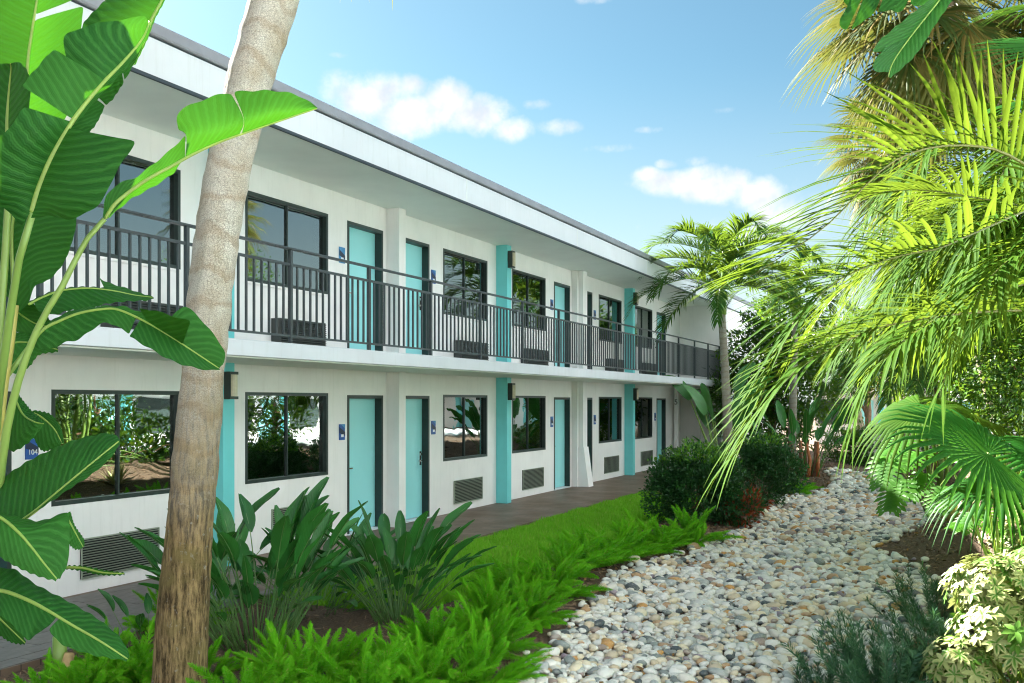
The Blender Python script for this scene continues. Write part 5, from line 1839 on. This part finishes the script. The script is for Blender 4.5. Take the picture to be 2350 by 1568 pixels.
fanleaf(ft, (2470, 120, 5.6), (2300, 110, 5.6), Vector((.25, -.5, .85)), .64, (0, 0, .1), 42, 300, .45, .25, LM['fan'], seed=6)
fanleaf(ft, (2420, 230, 6.0), (2300, 235, 5.9), Vector((0, -.3, .95)), .5, (0, 0, .1), 40, 290, .45, .35, LM['fan'], seed=7)
fanleaf(ft, (2440, 10, 6.2), (2300, 20, 6.2), Vector((.1, -.4, .9)), .6, (0, 0, .1), 40, 290, .45, .35, LM['areca'], seed=8)

# ---------------------------------------------------------------- striped agave, split leaf plants
g = ground_at(2185, 1206)
ag = thing('striped_agave', 'rosette of stiff yellow and green striped sword leaves beside the pebbles', 'plant', g)
rd = random.Random(2)
for k in range(34):
    a = 2.399 * k
    e = .25 + 1.15 * (k / 34)
    d = Vector((math.cos(a) * math.cos(e), math.sin(a) * math.cos(e), math.sin(e)))
    mb = MB()
    ln = rd.uniform(.5, .68) * g.length / 17
    u = Vector((0, 0, 1)) if e < 1.2 else Vector((math.cos(a), math.sin(a), .2))
    blade(mb, Vector((0, 0, 0)), d, ln, .07, u, .22, 6, .35, 0, lambda t: .55 + .45 * math.sin(math.pi * min(1, t * 1.2)) if t < .6 else max(0, (1 - t) / .4) * .82)
    blade(mb, Vector((0, 0, .004)), d, ln * .97, .030, u, .22, 6, .35, 1, lambda t: .55 + .45 * math.sin(math.pi * min(1, t * 1.2)) if t < .6 else max(0, (1 - t) / .4) * .82)
    link('leaf', mb.mesh('leaf', [LM['agave_y'], LM['agave']], True), ag)


def philo(label, g, hubs, seed, s=.42):
    c = thing('split_leaf_plant', label, 'plant', g)
    rd = random.Random(seed)
    B = Vector(g)
    for hp, tp in hubs:
        h = at(*hp) - B
        d = at(*tp) - at(*hp)
        L = d.length
        d.normalize()
        up = Vector((-.25, -.5, .8))
        s_ = d.cross(up).normalized()
        n_ = s_.cross(d)
        mb = MB()
        mb.tube([Vector((0, 0, 0)), h * .5 + Vector((0, 0, .15)), h], [.010, .008, .006], 5, 1)
        blade(mb, h, d, L, L * .34, up, .25, 6, .1)
        for k in range(9):
            t = .02 + .88 * k / 8
            for sg_ in (-1, 1):
                dd2 = (d * (.15 + 1.1 * t - .35) + s_ * sg_ * (1.0)).normalized()
                blade(mb, h + d * (L * t * .9), dd2, L * (.62 - .38 * abs(t - .3)) * rd.uniform(.85, 1.1), L * .16, n_, .35, 4, .2, prof=lambda t_: .75 + .35 * math.sin(t_ * 9) if t_ < .75 else (1 - t_) * 3)
        link('leaf', mb.mesh('leaf', [LM['philo'], LM['petiole']], True), c)
    return c


philo('split leaf philodendron with bright lobed leaves at the right bank of the pebbles', ground_at(2130, 1190),
      [((2040, 1050, 12), (2020, 1125, 11.8)), ((2062, 1105, 12), (2040, 1180, 11.8)), ((2075, 1010, 12.2), (2025, 1055, 12)), ((2110, 1040, 12.3), (2060, 1080, 12.1)),
       ((2120, 1090, 12), (2085, 1150, 11.9)), ((2150, 1020, 12.5), (2110, 990, 12.3)), ((2160, 1120, 12.2), (2150, 1180, 12)), ((2060, 1060, 12.4), (2010, 1085, 12.3)), ((2200, 1060, 12.6), (2230, 1000, 12.6))], 5)
philo('small split leaf plant right of the striped agave, on the mulch', ground_at(2240, 1240),
      [((2230, 1180, 10), (2205, 1225, 9.9)), ((2250, 1165, 10), (2280, 1215, 9.9)), ((2215, 1200, 10), (2180, 1215, 9.9)), ((2262, 1200, 10), (2300, 1232, 9.9))], 6)


# ---------------------------------------------------------------- needle shrubs, cream shrub
def needle_shrub(label, px, py, shoots, s, seed, spread=.45):
    g = ground_at(px, py)
    c = thing('needle_shrub', label, 'shrub', g, group='blue green needle leaved shrubs at the bottom right')
    rd = random.Random(seed)
    for k in range(shoots):
        a = rd.uniform(0, 6.28)
        e = rd.uniform(.15, 1.25)
        d = Vector((math.cos(a) * math.sin(e), math.sin(a) * math.sin(e), math.cos(e)))
        L = s * rd.uniform(.4, .75)
        b = Vector((math.cos(a), math.sin(a), 0)) * rd.uniform(0, spread) * s
        nn = 46
        V, Fq = [], []
        p = b.copy()
        P = []
        for i in range(nn):
            P.append((p.copy(), d.copy()))
            p = p + d * L / nn
            d = (d + Vector((0, 0, .012)) + Vector((rd.uniform(-1, 1), rd.uniform(-1, 1), 0)) * .01).normalized()
        for i in range(8, nn):
            q, dd_ = P[i]
            u = dd_.orthogonal().normalized()
            w = dd_.cross(u)
            for j in range(4):
                aa_ = rd.uniform(0, 6.28)
                rad = u * math.cos(aa_) + w * math.sin(aa_)
                nd = (rad + dd_ * rd.uniform(.5, 1.1)).normalized()
                ll_ = rd.uniform(.05, .085)
                tg = nd.cross(dd_).normalized() * rd.uniform(.0028, .0042)
                bb = len(V)
                m_ = q + nd * ll_ * .5
                V += [q, m_ - tg, q + nd * ll_, m_ + tg]
                Fq += [(bb, bb + 1, bb + 2), (bb, bb + 2, bb + 3)]
        bb = len(V)
        for i in range(0, nn, 9):
            q, dd_ = P[i]
            u = dd_.orthogonal().normalized() * .003
            w = dd_.cross(u)
            V += [q + u, q + w, q - u - w]
        for i in range(len(range(0, nn, 9)) - 1):
            for j in range(3):
                a0, a1 = bb + i * 3 + j, bb + i * 3 + (j + 1) % 3
                Fq += [(a0, a1, a1 + 3), (a0, a1 + 3, a0 + 3)]
        link('shoot', npmesh('shoot', [tuple(v) for v in V], Fq, [LM['podo']]), c)
    return c


needle_shrub('largest blue green needle shrub, at the bottom edge over the pebbles', 2040, 1600, 60, .82, 1)
needle_shrub('needle shrub behind the largest one, below the bare mulch', 2150, 1440, 36, .8, 2)
needle_shrub('thin needle sprig at the bottom edge, left of the large one', 1890, 1600, 9, .5, 3)
needle_shrub('needle shrub between the large one and the cream leaved shrub', 2180, 1560, 34, .8, 4)
needle_shrub('tall needle sprig next to the cream leaved shrub', 2215, 1400, 12, .6, 5, .2)


def cream_shrub(label, px, py, blobs, nw, seed):
    g = ground_at(px, py)
    c = thing('variegated_shrub', label, 'shrub', g, group='cream and green umbrella shrubs at the right edge')
    g_ = random.Random(seed)
    for b in blobs:
        mb = MB()
        for k in range(nw):
            d = Vector((g_.gauss(0, 1), g_.gauss(0, 1), g_.gauss(.3, .8))).normalized()
            r_ = g_.uniform(.7, 1.05)
            p = Vector((b[0] + d.x * b[3] * r_, b[1] + d.y * b[4] * r_, b[2] + d.z * b[5] * r_))
            ax = (d + Vector((0, 0, .5))).normalized()
            u = ax.orthogonal().normalized()
            w = ax.cross(u)
            n8 = g_.randint(6, 8)
            L = g_.uniform(.055, .09)
            cr8 = g_.random() < .85
            for j in range(n8):
                a = 6.283 * j / n8
                dd_ = (u * math.cos(a) + w * math.sin(a)) + ax * g_.uniform(-.15, .35)
                blade(mb, p, dd_, L, L * .42, ax, .6, 3, .2, 0 if cr8 else 1, lambda t: math.sin(math.pi * min(.97, t * .9 + .08)) ** .7)
                if cr8 and g_.random() < .6:
                    blade(mb, p + ax * .002, dd_, L * .8, L * .17, ax, .6, 3, .2, 1, lambda t: math.sin(math.pi * min(.97, t * .9 + .08)) ** .7)
        link('foliage', mb.mesh('foliage', [LM['cream'], LM['cream_g']], True), c)
    twigs(c, blobs, 16, LM['petiole'], seed, .009)
    return c


cream_shrub('big cream and green umbrella shrub in the bottom right corner', 2330, 1600, [(0, 0, .35, .38, .38, .35), (-.1, .2, .62, .32, .32, .28), (.3, .3, .6, .4, .4, .4), (-.32, -.1, .18, .22, .2, .2)], 130, 1)
cream_shrub('cream umbrella shrub above the corner one, at the right edge', 2330, 1440, [(0, 0, .3, .4, .4, .35), (.25, .3, .6, .4, .4, .35), (-.25, .1, .2, .25, .25, .2)], 90, 2)
cream_shrub('farthest cream umbrella shrub, below the fan palm', 2330, 1300, [(0, 0, .3, .36, .4, .3), (.2, .3, .45, .4, .4, .3)], 80, 3)


# ---------------------------------------------------------------- trees of the background
def leafy_tree(label, base, hgt_, blobs, nl, lmin, lmax, mats, seed, name='tree', mi_fn=None, asp=.4):
    c = thing(name, label, 'tree', base)
    rd = random.Random(seed)
    mb = MB()
    mb.tube([Vector((0, 0, -.2)), Vector((.1, .1, hgt_ * .3)), Vector((0, .1, hgt_ * .6))], [.14, .11, .07], 10)
    for b in blobs:
        mb.tube([Vector((0, .05, hgt_ * rd.uniform(.25, .5))), (Vector(b[:3]) + Vector((0, 0, hgt_ * .4))) / 2, Vector(b[:3])], [.06, .04, .015], 6)
    link('trunk', mb.mesh('trunk', [LM['wood']], True), c)
    leafcloud('crown', blobs, nl, lmin, lmax, mats, c, asp, seed=seed, shell=.35, updir=-.1)
    return c


leafy_tree('bright small leaved tree behind the arching fronds', Vector((.9, 14.5, .3)), 4.2, [(0, 0, 3.0, 1.0, 1.2, 1.0), (-.3, -.6, 2.2, .8, .9, .8), (-.2, .8, 3.9, .8, 1.0, .7), (.2, .2, 1.6, 1.0, 1.0, .8)], 15000, .06, .12, [LM['tree'], LM['dark_tree']], 41)
leafy_tree('small leaved tree at the right edge, nearer than the others', Vector((1.3, 9.6, .4)), 4.0, [(0, 0, 3.0, .9, 1.2, 1.0), (0, .5, 2.1, .9, 1.0, .8), (.1, 1.2, 3.6, .8, 1.0, .8)], 11000, .05, .10, [LM['tree'], LM['dark_tree']], 42)
leafy_tree('round dark tree beyond the second slender palm', Vector((-3.4, 40.5, 0)), 5.6, [(0, 0, 4.2, 1.9, 1.9, 1.5), (1.5, .5, 3.6, 1.5, 1.5, 1.2), (-1.2, 0, 3.3, 1.2, 1.3, 1.0)], 9000, .14, .26, [LM['dark_tree'], LM['tree']], 43)
leafy_tree('dense green tree in the far middle of the garden', Vector((-.6, 27.5, 0)), 5.4, [(0, 0, 4.0, 1.4, 1.6, 1.3), (.9, .8, 3.4, 1.3, 1.4, 1.2), (-.7, .5, 3.1, .9, 1.1, .9), (.5, 0, 2.2, 1.1, 1.1, .8)], 12000, .09, .18, [LM['tree'], LM['dark_tree']], 44)
leafy_tree('tall green tree behind the cabbage palms', Vector((1.2, 21, .3)), 6.0, [(0, 0, 4.8, 1.2, 1.5, 1.3), (.2, .8, 3.6, 1.3, 1.5, 1.2), (-.2, -.3, 2.6, 1.0, 1.2, 1.0), (0, 0, 1.3, 1.2, 1.2, .8)], 13000, .08, .15, [LM['tree'], LM['dark_tree']], 45)
leafy_tree('dark dense tree against the end of the motel, behind the slender palms', Vector((-5.55, 31.6, 0)), 4.6, [(0, 0, 3.4, 1.5, 1.5, 1.2), (.9, 0, 2.4, 1.3, 1.3, 1.1), (-.9, -.3, 2.2, 1.0, 1.2, 1.1), (0, 0, 1.2, 1.4, 1.3, 1.0), (.6, 0, 4.5, 1.3, 1.3, 1.1)], 17000, .12, .22, [LM['tree'], LM['dark_tree']], 46)
shrub('low_hedge', 'leafy hedge on the right bank, seen mirrored in the ground floor windows', 'hedge', Vector((2.3, 12, .5)),
      [(0, -5, .5, .5, 1.6, .6), (.1, -2.5, .6, .5, 1.6, .7), (0, 0, .5, .5, 1.6, .7), (-.1, 2.5, .6, .5, 1.6, .6), (0, 5, .5, .5, 1.6, .7), (.1, 7.5, .6, .5, 1.6, .6)], 9000, .10, .18, [LM['tree'], LM['dark_tree']], 15, .5)
shrub('low_hedge', 'low planting on the right bank, seen mirrored in the nearest window', 'hedge', Vector((1.6, 17, .55)),
      [(0, -4, .3, .5, 1.3, .45), (.1, -1.5, .4, .5, 1.3, .5), (0, 1, .3, .5, 1.4, .5), (-.1, 3.5, .4, .5, 1.4, .5)], 5000, .10, .18, [LM['tree'], LM['dark_tree']], 16, .5)
# planting outside the view, across the garden from the windows
for k, (x, y) in enumerate([(3.6, 10.5), (3.2, 18.5), (3.4, 26.0)]):
    leafy_tree(['low green garden tree facing the nearest windows', 'low green garden tree facing the middle windows', 'low green garden tree facing the far windows'][k],
               Vector((x, y, .3)), 2.6, [(0, 0, 1.9, .9, 1.1, .8), (.2, .8, 1.1, .9, 1.0, .7), (0, -.8, .9, .8, 1.0, .6)], 2600, .10, .2, [LM['tree'], LM['dark_tree']], 50 + k)

# dry bits blown over the stones and beds
NL = 420
ly = 5 + 22 * rng.random(NL)
lx = np.interp(ly, *zip(*XL)) - .6 + 3.4 * rng.random(NL)
lz = np.array([height(p, q) for p, q in zip(lx, ly)]) + rng.uniform(.03, .075, NL)
la, ll2 = rng.uniform(0, 6.283, NL), rng.uniform(.018, .05, NL)
e1 = np.stack([np.cos(la) * ll2, np.sin(la) * ll2, rng.normal(0, .25, NL) * ll2], 1)
e2 = np.stack([-np.sin(la) * ll2 * .3, np.cos(la) * ll2 * .3, rng.normal(0, .3, NL) * ll2], 1)
cc = np.stack([lx, ly, lz], 1)
V = np.stack([cc - e1, cc + e2, cc + e1, cc - e2], 1)
link('leaf_litter', npmesh('leaf_litter', V, np.arange(NL * 4).reshape(-1, 4), [LM['brown_leaf']]), None, kind='stuff',
     label='small dry brown leaves scattered over the pebbles and mulch')
# a few fallen leaves by the pebbles
for k, (px, py, ln, lb, mt) in enumerate([(1335, 1392, .16, 'small yellow fallen leaf on the mulch beside the pebbles', 'agave_y'), (1372, 1375, .34, 'long curled brown leaf lying on the first pebbles', 'brown_leaf'),
                                          (1465, 1552, .2, 'brown curled leaf lying on the near pebbles', 'brown_leaf'), (2108, 1495, .2, 'brown dead leaf caught in the needle shrub', 'redstem')]):
    g = ground_at(px, py)
    mb = MB()
    blade(mb, Vector((-ln / 2, 0, .03)), Vector((1, 0, .25)), ln, ln * .22, Vector((0, 0, 1)), .5, 6, .5)
    o = link('fallen_leaf', mb.mesh('fallen_leaf', [LM[mt]], True), None, label=lb, category='leaf')
    o.location = g + Vector((0, 0, .02))
    o.rotation_euler = (0, 0, k * 1.1 + .2)
